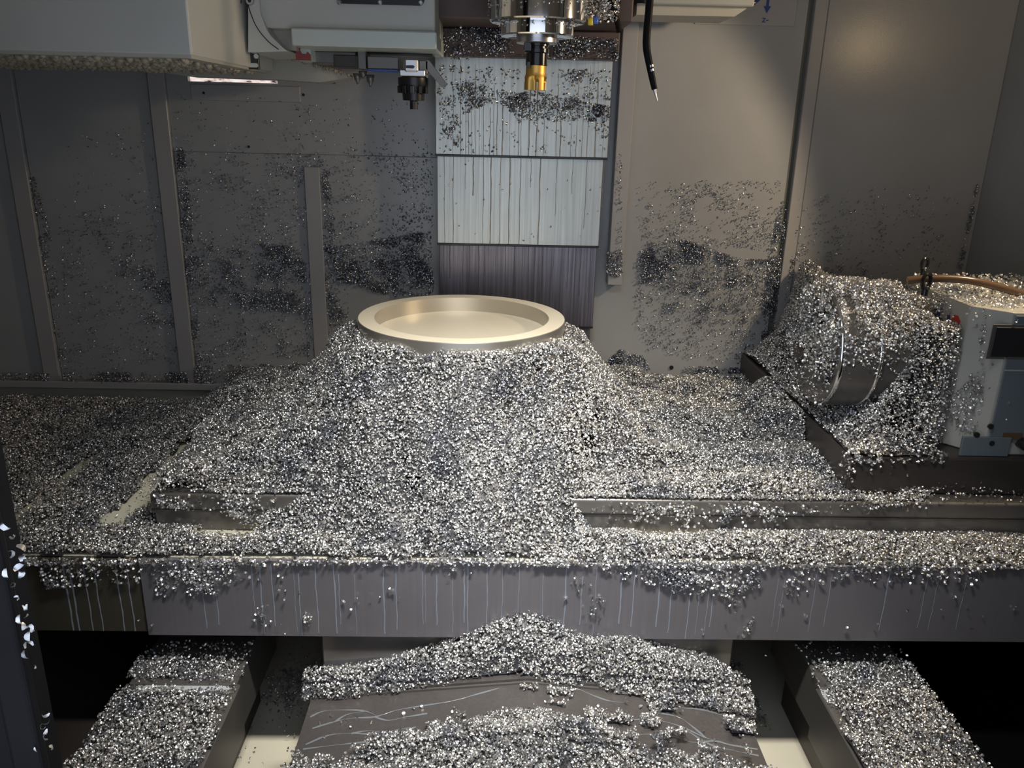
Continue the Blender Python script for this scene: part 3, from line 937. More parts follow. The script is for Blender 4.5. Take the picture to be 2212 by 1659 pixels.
# ------------------------------------------------------------------ way covers and gutters below
CR = 0.085
cw = thing('center_way_cover', 'roof-shaped dark steel telescopic cover below the front skirt', 'way cover')
def roof(y0, y1, z_e, z_r, x0, x1, th=0.006):
    return prism([(x0, z_e-0.20), (x0, z_e), (CR, z_r), (x1, z_e), (x1, z_e-0.20)], 1, y0, y1)
obj('cover_plate', roof(1.455, 1.557, -1.192, -1.148, -0.372, 0.548), M['way'], cw)
obj('cover_plate', roof(1.255, 1.46, -1.203, -1.158, -0.382, 0.556), M['way'], cw)
obj('cover_plate', roof(1.00, 1.26, -1.214, -1.168, -0.392, 0.566), M['way'], cw)
obj('wiper_lip', prism([(-0.374, -1.196), (-0.374, -1.186), (CR, -1.142), (0.55, -1.186), (0.55, -1.196), (CR, -1.152)], 1, 1.545, 1.566), M['steel'], cw)
obj('wiper_lip', prism([(-0.384, -1.207), (-0.384, -1.198), (CR, -1.1535), (0.558, -1.198), (0.558, -1.207), (CR, -1.163)], 1, 1.449, 1.4545), M['dull'], cw)
obj('wiper_lip', prism([(-0.394, -1.218), (-0.394, -1.209), (CR, -1.1635), (0.568, -1.209), (0.568, -1.218), (CR, -1.173)], 1, 1.249, 1.2545), M['dull'], cw)

def side_way(name, label, x0, x1, inner, slope):
    t = thing(name, label, 'way cover')
    obj('rear_cover', box((x0+0.01, 1.49, -1.33), (x1-0.006, 1.80, -1.196), 0.003), M['dull'], t)
    obj('front_cover', box((x0, 1.00, -1.34), (x1, 1.50, -1.203), 0.003), M['dull'], t)
    s = 1 if inner > 0 else -1
    xi = x1 if inner > 0 else x0
    obj('side_rail', box((min(x0, x1)+0.06, 1.0, FLOOR), (max(x0, x1)-0.06, 1.80, -1.33), 0.003), M['cast'], t)
    return t
side_way('left_way_cover', 'box way cover left of the center cover, heaped with chips', -0.80, -0.548, 1, 0)
side_way('right_way_cover', 'box way cover right of the center cover, heaped with chips', 0.740, 0.985, -1, 0)
pd = obj('coolant_puddle', prism([(-0.775, 1.470), (-0.77, 1.492), (-0.58, 1.490), (-0.562, 1.484), (-0.575, 1.470), (-0.70, 1.474)], 2, -1.2029, -1.2015), M['coolant'])
tag(pd, 'milky coolant puddle on the left way cover', 'puddle')
pd = obj('coolant_puddle', prism([(0.745, 1.47), (0.75, 1.515), (0.765, 1.49), (0.772, 1.455), (0.765, 1.44), (0.75, 1.45)], 2, -1.2029, -1.2015), M['coolant'])
tag(pd, 'small milky coolant puddle at the edge of the right way cover', 'puddle')
tag(obj('floor_left', box((-1.75, 0.7, -1.47), (-0.88, WY, -1.44), 0.003), M['cast']), kind='structure')
tag(obj('shade_floor_right', box((1.03, 0.7, -1.49), (1.56, WY, -1.46), 0.003), M['rubber']), kind='structure')  # black sheet added where the floor only lies in shade
tag(obj('shade_wall_lower', box((1.50, 0.7, FLOOR), (1.555, WY, -1.0), 0.003), M['rubber']), kind='structure')  # black sheet standing in for a lower wall that gets no light

# ------------------------------------------------------------------ door edge, near left
de = thing('door_edge', 'black rubber door edge close up at the lower left, stuck with chips', 'door')
obj('door_frame', box((-0.80, 0.742, -1.20), (-0.515, 0.80, 0.6), 0.006), M['rubber'], de)
obj('rubber_seal', box((-0.535, 0.736, -1.20), (-0.500, 0.752, 0.6), 0.005, seg=3), M['rubber'], de)

# ================================================================== chips
# main heap on table and tray
prof_s = np.array([(0.20, -0.528), (0.272, -0.530), (0.333, -0.570), (0.385, -0.650), (0.45, -0.712), (0.52, -0.752), (0.62, -0.782), (0.72, -0.800), (0.85, -0.83), (2.5, -1.2)])
prof_f = np.array([(0.20, -0.522), (0.272, -0.526), (0.33, -0.605), (0.40, -0.718), (0.47, -0.822), (0.535, -0.905), (0.60, -0.935), (0.75, -1.05), (2.5, -1.5)])
def support(x, y):
    return np.where((y > TF) & (x > TL), ZT, TRAY)
def zheap(x, y):
    dx, dy = x-RC[0], y-RC[1]
    r = np.hypot(dx, dy)+1e-9
    lp = lump(x, y, 7)
    rr = r + 0.012*vnoise(x, y, 11)
    ws = np.interp(rr, prof_s[:, 0], prof_s[:, 1])
    rf = np.hypot(dx*np.where(dx < 0, 0.68, 0.93), dy)+0.012*vnoise(x, y, 11)
    wf = np.interp(rf, prof_f[:, 0], prof_f[:, 1])
    k = sstep(0.45, 0.85, -dy/r)
    cone = ws*(1-k)+wf*k
    # table layer
    tl_ = ZT+0.022+0.008*lp+0.012*sstep(0.9, 0.3, r)
    edge = sstep(0.0, 0.05, y-TF)
    tl_ = ZT+0.005+(tl_-ZT-0.005)*(0.08+0.92*edge)
    # tray layer: ridge along the front strip, thin bed to the left
    yc = (y-1.61)/0.06
    amp = 0.006+0.016*sstep(-0.62, -0.35, x)
    ridge = TRAY+0.009+amp*np.exp(-yc**2*1.5)*(1+0.4*lp)
    bed = TRAY+0.010+0.004*lp
    bed = bed + 0.11*sstep(-1.02, TL+0.02, x)*sstep(1.95, 2.45, y)
    tray = np.where(y < TF, ridge, bed)
    ontab = (y > TF) & (x > TL)
    base = np.where(ontab, tl_, tray)
    lim = np.where(ontab, cone, np.where(y < TF, wf, -2))
    bury = -0.735-0.10*sstep(0.0, 0.13, BX-x)+0.008*lp-0.12*(1-sstep(1.93, 2.02, y))-0.10*sstep(2.30, 2.45, y)
    base = np.where(ontab & (x < BX), np.maximum(base, bury), base)
    base = np.where(ontab & (x > BX) & (y < BY0), ZT+0.010+0.006*lp, base)
    z = np.maximum(base, lim+(0.013*lp+0.008*lump(x+4, y+2, 17))*sstep(0.28, 0.34, r))
    z = np.where(y < TF, np.minimum(z, TRAY+0.013+1.5*np.maximum(0, y-1.55)), z)
    z = np.where((r < RO+0.004) & ontab, ZT-0.02, z)
    # the left end of the table tapers off
    endt = sstep(TL, TL+0.04, x)
    z = np.where(ontab & (y < 1.95), np.minimum(z, ZT+0.008+endt*0.6), z)
    return z
def dens_main(x, y):
    d = np.ones_like(np.asarray(x, float))
    r = np.hypot(x-RC[0], y-RC[1])
    d = np.where(r < RO+0.003, 0, d)
    n = lump(x, y, 18)
    n2 = lump(x+5, y+9, 9)
    # bare streaks of tray sheet on the left
    s1 = np.abs(x+1.10+0.01*n2) < 0.005+0.007*n
    d = np.where(s1 & (y < 2.5) & (n2 > -0.5), 0.06, d)
    s2 = np.abs(x+0.865-0.10*(y-1.9)*0.2) < 0.030+0.012*n
    d = np.where(s2 & (y > 1.68) & (y < 2.16), 0.05, d)
    # bare patches on the tray below the table front
    d = np.where((np.hypot((x+0.60)/0.07, (y-1.655)/0.03) < 1) & (y < TF), 0.05, d)
    d = np.where((x > 0.30) & (x < 0.52) & (y > 1.643) & (y < TF), 0.15, d)
    # front lip of the tray shows here and there
    d = np.where((y < 1.556) & (n < -0.25), 0.3, d)
    # thinner toward the table edge on the right, the rotary base takes its own chips
    d = np.where((x > BX-0.002) & (y > BY0-0.002) & (y < BY1), 0, d)
    d = np.where((x > BX) & (y > TF) & (y < BY0), np.where(n > -0.2, 0.8, 0.25), d)
    d = np.where((x > 1.0+0.05*n) & (y > TF), 0.08, d)
    d = np.where((x < -0.64) & (y > TF) & (y < TF+0.02) & (x > TL), 0.35, d)
    return d
field_pile('chip_heap', 'big heap of curled aluminium chips covering the table around the round workpiece', (TL-0.0, 1.30), (1.546, 2.56), zheap, support, dens_main, 42000)
def dens_left(x, y):
    return dens_main(x, y)*np.where(y > 2.535, 0.3, 1)
field_pile('chip_bed', 'flat layer of aluminium chips on the tray left of the table', (-1.62, TL), (1.546, 2.55), zheap, support, dens_left, 34000, size=0.95)

# chips that slipped over the table lip and the skirt
lipspec = [('poly', [(1280, 1088), (1800, 1085), (1800, 1112), (1280, 1108)], 260), ('poly', [(1290, 1085), (1420, 1085), (1420, 1130), (1300, 1125)], 90), ('blob', 1520, 1118, 30, 12, 110), ('blob', 1670, 1120, 16, 12, 60), ('blob', 1560, 1105, 60, 9, 90),
           ('poly', [(1810, 1075), (2060, 1075), (2000, 1100), (1810, 1110)], 130), ('poly', [(330, 1068), (560, 1065), (620, 1150), (540, 1120), (340, 1095)], 330), ('poly', [(480, 1075), (600, 1075), (560, 1150), (500, 1120)], 160)]
sheet_chips('chips_on_table_edge', 'chips clinging to the front edge of the table', lipspec, TF-0.001, 0.6, 0.9)
sk_spec = [('poly', [(50, 1206), (1100, 1206), (2212, 1214), (2212, 1228), (1100, 1221), (50, 1220)], 2600), ('poly', [(80, 1215), (310, 1212), (300, 1260), (100, 1270)], 220), ('poly', [(320, 1212), (520, 1212), (470, 1285), (340, 1285)], 330), ('blob', 420, 1262, 26, 12, 60), ('blob', 500, 1238, 35, 12, 60),
           ('poly', [(1300, 1215), (1660, 1215), (1640, 1275), (1400, 1262), (1300, 1235)], 620), ('poly', [(1400, 1240), (1640, 1240), (1600, 1290), (1460, 1280)], 260), ('blob', 1580, 1290, 14, 16, 50), ('blob', 1720, 1260, 20, 14, 60),
           ('poly', [(1700, 1225), (2150, 1225), (2100, 1262), (1750, 1255)], 220), ('blob', 985, 1222, 20, 10, 40), ('blob', 445, 1275, 12, 12, 24), ('blob', 570, 1330, 8, 10, 20), ('blob', 668, 1338, 5, 7, 9), ('blob', 607, 1262, 6, 14, 16),
           ('blob', 1285, 1308, 10, 14, 36), ('blob', 1250, 1265, 12, 14, 18), ('blob', 1605, 1360, 8, 8, 10), ('blob', 1620, 1345, 4, 8, 8), ('blob', 1900, 1330, 150, 35, 30), ('blob', 700, 1300, 250, 40, 26)]
sheet_chips('chips_on_skirt', 'chips stuck on the dark front skirt below the heap', sk_spec, 1.541, 0.8, 1.0)

# rear wall
left_spec = [('poly', [(705, 535), (930, 500), (938, 640), (860, 640), (720, 610)], 1900), ('poly', [(560, 525), (650, 535), (662, 610), (600, 600)], 420), ('poly', [(400, 520), (660, 560), (670, 680), (420, 660)], 900),
             ('poly', [(665, 530), (705, 510), (720, 640), (670, 640)], 200), ('poly', [(410, 640), (760, 620), (740, 760), (420, 790)], 480), ('poly', [(390, 330), (935, 330), (935, 520), (400, 540)], 640),
             ('poly', [(380, 320), (400, 320), (440, 800), (412, 800)], 430), ('poly', [(695, 365), (712, 365), (740, 700), (712, 720)], 240), ('poly', [(120, 430), (370, 430), (395, 800), (150, 800)], 420),
             ('poly', [(255, 560), (385, 560), (390, 700), (300, 700)], 200), ('poly', [(50, 300), (110, 500), (150, 800), (130, 800), (80, 500)], 200), ('poly', [(330, 200), (930, 220), (930, 340), (380, 330)], 90), ('poly', [(140, 300), (350, 250), (360, 430), (150, 430)], 40)]
sheet_chips('wall_chips', 'dark chips sprayed over the left part of the rear wall', left_spec, WY-0.001, 0.35, 0.66, f=24, mat='chip_shaded', many=3.2)
ledge_spec = [('poly', [(135, 805), (400, 805), (410, 828), (140, 828)], 560), ('poly', [(0, 805), (105, 808), (105, 822), (0, 822)], 130), ('poly', [(418, 790), (640, 785), (560, 835), (420, 832)], 620)]
sheet_chips('ledge_chips', 'chips lying along the ledge at the foot of the left wall', ledge_spec, WY-0.02, 0.3, 0.75, mat='chip_shaded', many=1.6)
right_spec = [('poly', [(1372, 565), (1395, 525), (1480, 518), (1600, 560), (1600, 610), (1500, 640), (1380, 610)], 1700), ('poly', [(1570, 560), (1690, 560), (1680, 610), (1570, 610)], 330), ('poly', [(1370, 600), (1660, 600), (1660, 700), (1370, 700)], 560),
              ('poly', [(1370, 690), (1640, 680), (1620, 790), (1400, 760)], 240), ('poly', [(1380, 390), (1690, 390), (1670, 540), (1380, 520)], 330), ('poly', [(1690, 430), (1702, 430), (1668, 760), (1640, 760), (1660, 560)], 620),
              ('poly', [(1708, 560), (1720, 560), (1690, 740), (1680, 720)], 130), ('poly', [(1300, 790), (1340, 755), (1390, 770), (1408, 800), (1300, 806)], 560), ('poly', [(1720, 430), (1850, 400), (1850, 640), (1710, 700)], 170), ('poly', [(1850, 400), (2080, 400), (2040, 590), (1860, 600)], 110),
              ('poly', [(2108, 400), (2114, 400), (2075, 600), (2062, 600)], 160), ('blob', 1800, 600, 35, 25, 120), ('poly', [(1480, 790), (1610, 795), (1600, 806), (1470, 806)], 160)]
sheet_chips('wall_chips', 'dark chips sprayed over the right part of the rear wall', right_spec, WY-0.001, 0.35, 0.68, f=24, mat='chip_shaded', many=2.4)
sheet_chips('rib_chips', 'round clump of chips low on the raised strip right of the column', [('poly', [(1310, 545), (1343, 540), (1346, 585), (1338, 600), (1310, 595)], 210), ('poly', [(1336, 330), (1343, 330), (1342, 540), (1336, 540)], 40)], WY-0.052, 0, 0.72, mat='chip_shaded', many=1.5)
# column plates and head
col_spec = [('poly', [(1080, 212), (1150, 195), (1310, 230), (1290, 262), (1120, 262)], 620), ('poly', [(1040, 190), (1140, 205), (1140, 235), (1040, 220)], 180), ('poly', [(985, 180), (1050, 175), (1060, 220), (1000, 250)], 170), ('poly', [(945, 190), (985, 210), (980, 260), (950, 245)], 90),
            ('poly', [(950, 240), (1000, 250), (990, 320), (955, 280)], 60), ('poly', [(950, 140), (1130, 150), (1100, 220), (950, 190)], 110), ('poly', [(1190, 150), (1320, 150), (1320, 215), (1190, 215)], 130), ('poly', [(1280, 230), (1318, 230), (1312, 310), (1285, 280)], 80), ('poly', [(950, 260), (1310, 260), (1305, 330), (950, 330)], 60)]
sheet_chips('column_chips', 'dark curled chips stuck on the uppermost column plate', col_spec, 2.518, 0.9, 0.85, f=22, mat='chip_shaded', many=1.7)
sheet_chips('head_chips', 'chips caked on the maroon band above the column plates', [('poly', [(955, 62), (1090, 60), (1110, 90), (1110, 118), (955, 118)], 650), ('poly', [(1200, 75), (1335, 85), (1335, 128), (1195, 118)], 560), ('poly', [(955, 115), (1335, 118), (1335, 130), (955, 128)], 160), ('poly', [(955, 15), (1050, 10), (1060, 60), (955, 60)], 30)], 2.458, 0.2, 0.8, mat='chip_shaded', many=1.4)
sheet_chips('cable_chips', 'chips caked around the cables right of the spindle ring', [('poly', [(1262, -10), (1340, -10), (1335, 50), (1270, 45)], 420)], 2.2, 0.3, 0.85)
# spindle chips: on the ring
a = rng.uniform(PI, 2*PI, 260)
h = rng.beta(1.0, 2.2, 260)
p = np.stack([SX+0.118*np.cos(a), SY+0.118*np.sin(a), 0.288-h*0.06], -1)
a2 = rng.uniform(PI, 2*PI, 60)
p2 = np.stack([SX+0.091*np.cos(a2), SY+0.091*np.sin(a2), zu-0.002-0.012*rng.beta(1, 2, 60)], -1)
chips('spindle_chips', 'small chips stuck on the chrome spindle rings', np.concatenate([p, p2]), 0.55)

# rotary unit: wedge of chips on the base, caps on drum and box
def rsup(x, y):
    return np.full_like(np.asarray(x, float), BZ)
def rz(x, y):
    lp = lump(x, y, 8)
    z = BZ+0.014+0.006*lp
    wedge = np.interp(x+0.012*lp, [0.86, 0.92, 0.96, 0.985, 1.02, 1.045, 1.10], [0, 0.07, 0.17, 0.275, 0.275, 0.24, 0.235])*sstep(1.715, 1.80, y)+0.02*sstep(0.95, 1.05, x)*sstep(1.72, 1.78, y)
    wedge = wedge + 0.02*sstep(0.86, 0.96, x)*sstep(1.74, 1.80, y)*(1-sstep(1.82, 1.92, y))
    return z+wedge*(1+0.06*lp)
def rd(x, y):
    d = np.ones_like(np.asarray(x, float))
    d = np.where(x > np.minimum(SXF, 1.045+(y-1.72)*0.6+0.01*lump(x, y, 25)), 0.0, d)
    d = np.where(lump(x, y, 20) + (x-BX)/0.02*1.2 < -0.4, 0.3, d)
    return d
field_pile('rotary_chips', 'drift of chips on the base plate in front of the rotary drum', (BX, 1.24), (BY0, 2.58), rz, rsup, rd, 40000)
# drum: in this frame angle 90 deg is up, 180 deg faces the viewer
n = 5200
x = rng.uniform(0.815, 0.99, n)
a = rng.normal(PI/2+0.2, 0.85, n)
low = np.sin(a) < 0.15+0.25*lump(x, a, 9)
bare = (x > 0.825) & (x < 0.845) & (a > 2.0) & (a < 2.75)
k = (np.abs(a-PI/2) < 1.9) & ~(low & (rng.uniform(size=n) < 0.86)) & ~bare
x, aa = x[k], a[k]
R_ = np.where(x < 0.912, DR+0.004, DR-0.006)+rng.uniform(0, 0.016, len(x))*np.clip(np.sin(aa), 0, 1)
p = np.stack([x, DY+R_*np.cos(aa), DZ+R_*np.sin(aa)], -1)
# the end face of the drum
m_ = 3600
rr = (DR+0.004)*np.sqrt(rng.uniform(size=m_))
b2 = rng.uniform(0, 2*PI, m_)
pe = np.stack([np.full(m_, 0.808)-rng.uniform(0, 0.022, m_), DY+rr*np.cos(b2), DZ+rr*np.sin(b2)], -1)
pe = pe[(pe[:, 2] > DZ-0.03+0.03*lump(pe[:, 1], pe[:, 2], 15)) | (rng.uniform(size=len(pe)) < 0.18)]
# fill between drum and box, on top
m_ = 1500
xf = rng.uniform(0.93, SXF+0.05, m_)
yf_ = rng.uniform(1.90, 2.10, m_)
zf_ = np.where(xf > 0.99, BT-0.03, DZ+np.sqrt(np.maximum(0, 0.148**2-(yf_-DY)**2)))+rng.uniform(0, 0.014, m_)+0.004
zf_ = np.where(xf > SXF, BT+0.004+rng.uniform(0, 0.02, m_), zf_)
pt = np.stack([xf, yf_, zf_], -1)
chips('drum_chips', 'chips crusted over the upper half of the rotary drum', np.concatenate([p, pe, pt]), 0.85)
# side face of the motor box
n = 2600
y = rng.uniform(1.79, 2.08, n)
z = rng.uniform(BZ, BT, n)
k = (lump(y, z, 12) > -0.9) & ~((z > -0.475) & (y < 1.90) & (rng.uniform(size=n) < 0.8))
p = np.stack([np.full(k.sum(), SXF-0.004)-rng.uniform(0, 0.01, k.sum()), y[k], z[k]], -1)
ch = [('blob', 2110, 700, 8, 40, 10), ('poly', [(2060, 850), (2105, 800), (2122, 830), (2100, 900), (2050, 925)], 150), ('poly', [(2120, 680), (2132, 680), (2122, 870), (2108, 870)], 60), ('blob', 2085, 905, 15, 20, 30), ('blob', 2150, 780, 30, 60, 14)]
P2 = []
for s_ in ch:
    if s_[0] == 'poly':
        pl = np.array(s_[1], float)
        u = rng.uniform(pl[:, 0].min(), pl[:, 0].max(), s_[2]*4)
        v = rng.uniform(pl[:, 1].min(), pl[:, 1].max(), s_[2]*4)
        kk = in_poly(u, v, s_[1])
        u, v = u[kk][:s_[2]], v[kk][:s_[2]]
    else:
        u, v = rng.normal(s_[1], s_[3], s_[5]), rng.normal(s_[2], s_[4], s_[5])
    for a_, b_ in zip(u, v):
        q_ = at(a_, b_, BF-0.006)
        if q_[0] < 1.163:                      # on the bevelled corner
            for _ in range(4):
                q_ = at(a_, b_, BF-0.006+max(0, min(0.065, (1.160-q_[0])*1.083)))
        P2.append(q_)
chips('motor_box_chips', 'chips clinging to the side of the grey motor box', np.concatenate([p, np.array(P2)]), 0.85)
n = 2600
x, y = rng.uniform(SXF, 1.5, n), rng.uniform(1.75, 2.09, n)
k = (y > 1.80-np.minimum(0.045, (x-SXF)*0.6)+0.012)
x, y = x[k], y[k]
z = BT+0.004+rng.uniform(0, 1, len(x))*(0.004+0.020*sstep(1.80, 2.0, y))
chips('box_top_chips', 'chips lying on top of the grey motor box', np.stack([x, y, z], -1), 0.9)
bs = [('poly', [(1812, 972), (2050, 972), (2040, 1000), (1812, 1000)], 150), ('blob', 1830, 1015, 10, 12, 16), ('blob', 1900, 1005, 50, 10, 24)]
sheet_chips('base_front_chips', 'chips trickling down the dark front of the rotary base', bs, BY0-0.002, 0.4, 0.95)

# way covers
def flat(z):
    return lambda x, y: np.full_like(np.asarray(x, float), z)
def roofz(x, y):
    return np.where(y > 1.46, np.interp(x, [-0.372, CR, 0.548], [-1.192, -1.148, -1.192]), np.where(y > 1.26, np.interp(x, [-0.382, CR, 0.556], [-1.203, -1.158, -1.203]), np.interp(x, [-0.392, CR, 0.566], [-1.214, -1.168, -1.214])))
def lo_back(x, y):
    return np.interp(x, [-0.40, -0.30, -0.1, 0.05, 0.2, 0.35, 0.45, 0.56], [1.435, 1.447, 1.460, 1.463, 1.458, 1.440, 1.420, 1.41])+0.010*lump(x, y, 13)
def zback(x, y):
    lp = lump(x, y, 9)
    h = 0.020+0.060*np.exp(-((x-0.09)/0.15)**2)*sstep(1.44, 1.53, y)+0.030*np.exp(-((x-0.33)/0.14)**2)*sstep(1.45, 1.5, y)+0.015*np.exp(-((x+0.36)/0.06)**2)
    return roofz(x, y)+0.004+h*(1+0.2*lp)*(0.15+0.85*sstep(0, 0.035, y-lo_back(x, y)))
def dback(x, y):
    n_ = lump(x, y, 13)
    lo = lo_back(x, y)
    hi = np.interp(x, [-0.40, -0.33, -0.25, -0.12, 0.0, 0.45, 0.52, 0.57], [1.485, 1.495, 1.515, 1.545, 1.60, 1.60, 1.54, 1.47])+0.008*n_
    return np.where((y > lo) & (y < np.minimum(hi, 1.56)), 1.0, 0.0)
field_pile('cover_chips', 'crescent heap of chips on the center way cover, close below the skirt', (-0.40, 0.575), (1.40, 1.56), zback, roofz, dback, 42000, cell=0.01)
def zfront(x, y):
    lp = lump(x, y, 12)
    return roofz(x, y)+0.010+0.020*sstep(1.36, 1.28, y)*(1+0.3*lp)+0.004*lp
def dfront(x, y):
    n_ = lump(x, y, 11)
    edge = np.interp(x, [-0.40, -0.33, -0.2, -0.08, 0.03, 0.14, 0.25, 0.4, 0.56], [1.235, 1.25, 1.285, 1.315, 1.335, 1.33, 1.30, 1.265, 1.245])+0.032*n_+0.015*lump(x+1, y+6, 30)
    d = np.where(y < edge, 1.0, 0.0)
    isl = (lump(x+2.2, y+8.1, 24) > 0.55) & (y < 1.44) & (x > 0.05)
    d = np.where(isl, 1.0, d)
    d = np.where((x < -0.24) & (y > 1.27), d*0.15, d)
    return d
field_pile('cover_chips', 'loose chips spread over the front of the center way cover', (-0.395, 0.568), (1.12, 1.445), zfront, roofz, dfront, 42000, cell=0.008)
def way_top(z, y0):
    def f(x, y):
        return z+0.010+0.006*lump(x, y, 10)
    return f
def dl(x, y):
    n_ = lump(x, y, 18)
    d = np.ones_like(np.asarray(x, float))
    d = np.where((y > 1.468+0.008*n_) & (y < 1.50), 0.06, d)
    d = np.where((x > -0.562+0.012*n_), 0.2, d)
    d = np.where((y > 1.575+0.02*n_), 0.15, d)
    return d
field_pile('way_chips', 'chips carpeting the left box way cover', (-0.802, -0.548), (1.18, 1.62), way_top(-1.2, 0), flat(-1.203), dl, 42000)
def dr_(x, y):
    n_ = lump(x, y, 18)
    d = np.ones_like(np.asarray(x, float))
    d = np.where((y > 1.57+0.015*n_), 0.10, d)
    d = np.where((x < 0.752+0.014*n_) & (y > 1.36), 0.12, d)
    return d
field_pile('way_chips', 'chips carpeting the right box way cover', (0.740, 0.987), (1.18, 1.64), way_top(-1.2, 0), flat(-1.203), dr_, 42000)
# gutters
n = 2600
x, y = rng.uniform(0.57, 0.74, n), rng.uniform(1.62, 2.2, n)
k = (lump(x, y, 12) > -0.2) & (y > 1.66+0.03*lump(x, y, 20))
p = np.stack([x[k], y[k], np.full(k.sum(), FLOOR+0.004)+rng.uniform(0, 0.01, k.sum())], -1)
chips('gutter_chips', 'fine chips lying in the dark gutter right of the center cover', p, 0.8)
n = 700
x, y = rng.normal(-0.52, 0.05, n), rng.normal(1.85, 0.06, n)
x2, y2 = rng.uniform(-0.6, -0.4, 60), rng.uniform(1.45, 1.75, 60)
p = np.stack([np.concatenate([x, x2]), np.concatenate([y, y2]), np.full(n+60, FLOOR+0.004)], -1)
p[:, 2] += rng.uniform(0, 0.02, len(p))
chips('gutter_chips', 'clumps of soaked chips in the gutter left of the center cover', p, 0.8)

def roof_pt(u, v):
    d = ray(u, v)
    p = d*(-1.19/d[2])
    for _ in range(4):
        p = d*((float(roofz(np.array([p[0]]), np.array([p[1]]))[0])+0.0004)/d[2])
    return p
bm = bmesh.new()
for L_ in (((150, 550), (250, 520), (330, 505), (420, 500), (520, 470), (640, 450), (760, 430), (870, 400), (960, 375)), ((140, 500), (200, 475), (300, 470), (380, 475), (440, 500)), ((120, 620), (220, 580), (320, 572), (440, 575), (520, 555), (600, 545)),
           ((110, 640), (230, 625), (350, 612), (480, 600), (560, 590)), ((420, 500), (480, 515), (560, 500), (650, 485)), ((250, 520), (300, 490), (380, 475)), ((320, 572), (400, 560), (460, 575), (480, 600)), ((215, 287), (280, 300), (330, 318)),
           ((1440, 525), (1520, 515), (1620, 510), (1700, 525), (1760, 545), (1860, 590), (1960, 620), (2085, 640)), ((1290, 560), (1400, 570), (1500, 580), (1620, 575), (1720, 585), (1800, 610), (1900, 605), (1980, 625)), ((1780, 560), (1880, 620), (2000, 650), (2090, 668)),
           ((1200, 370), (1290, 375), (1380, 410), (1440, 430), (1520, 440)), ((1750, 460), (1850, 470), (1960, 500), (2010, 510)), ((1640, 480), (1740, 500), (1800, 540), (1860, 590))):
    pts = [roof_pt(p[0], p[1]) for p in spline([(600+0.497*a_, 1300+0.497*b_, 0) for a_, b_ in L_], 5)]
    ph = random.uniform(0, 9)
    ribbon(bm, pts, [0.003+0.002*math.sin(ph+0.55*k) for k in range(len(pts))], (0, 0, 1), 0.0006)
rn = obj('coolant_run', bm, M['run_film'], cw, True)
rn['kind'] = 'stuff'

# single chips that can be picked out
chip_me = []
for k in range(len(CHIP_T)):
    me = bpy.data.meshes.new('metal_chip')
    bm = bmesh.new()
    vs = [bm.verts.new(v) for v in CHIP_T[k]]
    for f in CHIP_F:
        bm.faces.new([vs[i] for i in f])
    bm.to_mesh(me)
    bm.free()
    me.materials.append(M['chip'])
    me.polygons.foreach_set('use_smooth', [True]*len(me.polygons))
    chip_me.append(me)
def single(pos, label, group, size=1.0):
    o = bpy.data.objects.new('metal_chip', random.choice(chip_me))
    COL.objects.link(o)
    o.location = pos
    o.rotation_euler = [random.uniform(0, 2*PI) for _ in range(3)]
    o.scale = (size*random.uniform(0.85, 1.2),)*3
    return tag(o, label, 'chip', group)
LONE = [(u, v) for u, v in ((872, 1541), (893, 1530), (770, 1549), (800, 1560), (735, 1560), (757, 1571), (833, 1578), (747, 1552), (911, 1526), (977, 1537), (993, 1545), (978, 1531), (1180, 1516), (1195, 1514), (1360, 1500), (1384, 1527), (1455, 1608), (1448, 1600), (1386, 1563), (1560, 1558), (1580, 1560), (1600, 1590), (1545, 1600), (1565, 1570), (1520, 1580), (1610, 1545), (1580, 1515), (1505, 1520), (1180, 1482), (700, 1590), (690, 1560), (715, 1545), (860, 1585))]
for u, v in LONE:
    d = ray(u, v)
    pz = d*(-1.19/d[2])
    for _ in range(3):
        pz = d*((float(roofz(np.array([pz[0]]), np.array([pz[1]]))[0])+0.004)/d[2])
    single(pz, 'single curled chip lying alone on the dark center way cover', 'lone chips on the center way cover')
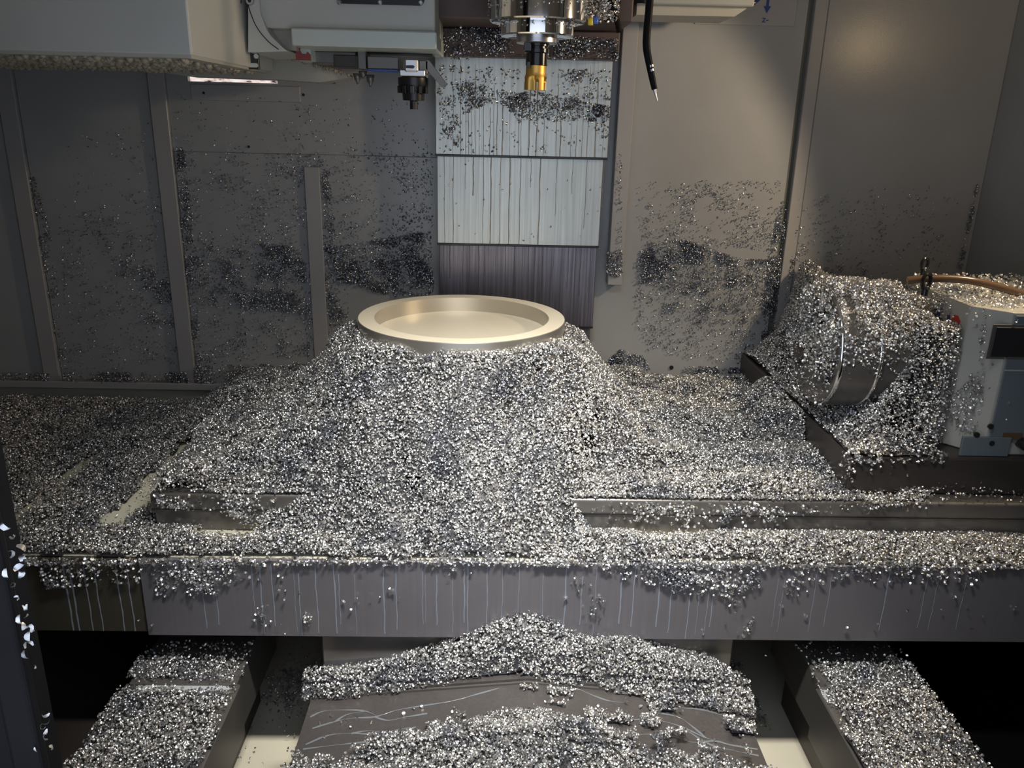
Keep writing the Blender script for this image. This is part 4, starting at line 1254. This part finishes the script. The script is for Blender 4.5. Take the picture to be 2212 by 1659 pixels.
for u, v in ((1005, 355), (1011, 348), (970, 400), (976, 388), (1079, 400), (1085, 411), (1103, 397), (1147, 389), (1182, 409), (1225, 389), (1213, 458), (1220, 450), (1269, 463), (1292, 457), (1153, 512), (1143, 518), (1131, 519), (1148, 505), (1026, 506), (991, 489), (960, 430), (985, 440), (1045, 432), (1190, 490), (1254, 510), (1275, 410), (1296, 405), (950, 380), (977, 388)):
    single(at(u, v, 2.527), 'single dark curled chip stuck on the second column plate', 'lone chips on the second column plate', 0.8)
for u, v, s in ((6, 1137, 1.2), (28, 1160, 0.8), (45, 1185, 1.0), (25, 1195, 1.0), (48, 1205, 1.2), (40, 1225, 1.3), (46, 1240, 1.2), (12, 1240, 1.0), (30, 1262, 1.0), (38, 1290, 0.8), (55, 1315, 1.0), (54, 1328, 0.8), (42, 1340, 1.1), (48, 1352, 1.0), (65, 1355, 1.0), (70, 1362, 0.9), (62, 1375, 1.0), (60, 1388, 1.1), (55, 1415, 1.0), (76, 1442, 0.6), (98, 1545, 0.9), (100, 1560, 1.0), (90, 1572, 1.0), (98, 1582, 1.0), (97, 1592, 0.9), (110, 1615, 0.8), (80, 1618, 0.7)):
    p = at(u, v, 0.735)
    single(p, 'large looking curled chip stuck on the black door edge', 'chips on the door edge', s*1.0)

# ------------------------------------------------------------------ put each origin at the base of its thing
bpy.context.view_layer.update()
def tree(o):
    out = [o]
    for c_ in o.children:
        out += tree(c_)
    return out
for o in [o for o in SC.objects if o.parent is None and o.type in ('EMPTY', 'MESH')]:
    if o.type == 'MESH' and o.data.users > 1:
        continue
    ms = [t for t in tree(o) if t.type == 'MESH']
    if not ms:
        continue
    lo, hi = np.full(3, 1e9), np.full(3, -1e9)
    for t in ms:
        c_ = np.array([v[:] for v in t.bound_box])
        lo, hi = np.minimum(lo, c_.min(0)), np.maximum(hi, c_.max(0))
    b_ = Vector(((lo[0]+hi[0])/2, (lo[1]+hi[1])/2, lo[2]))
    for t in ms:
        t.data.transform(Matrix.Translation(-b_))
    for t in tree(o):
        if t.type == 'FONT':
            t.location = t.location-b_
    o.location = b_
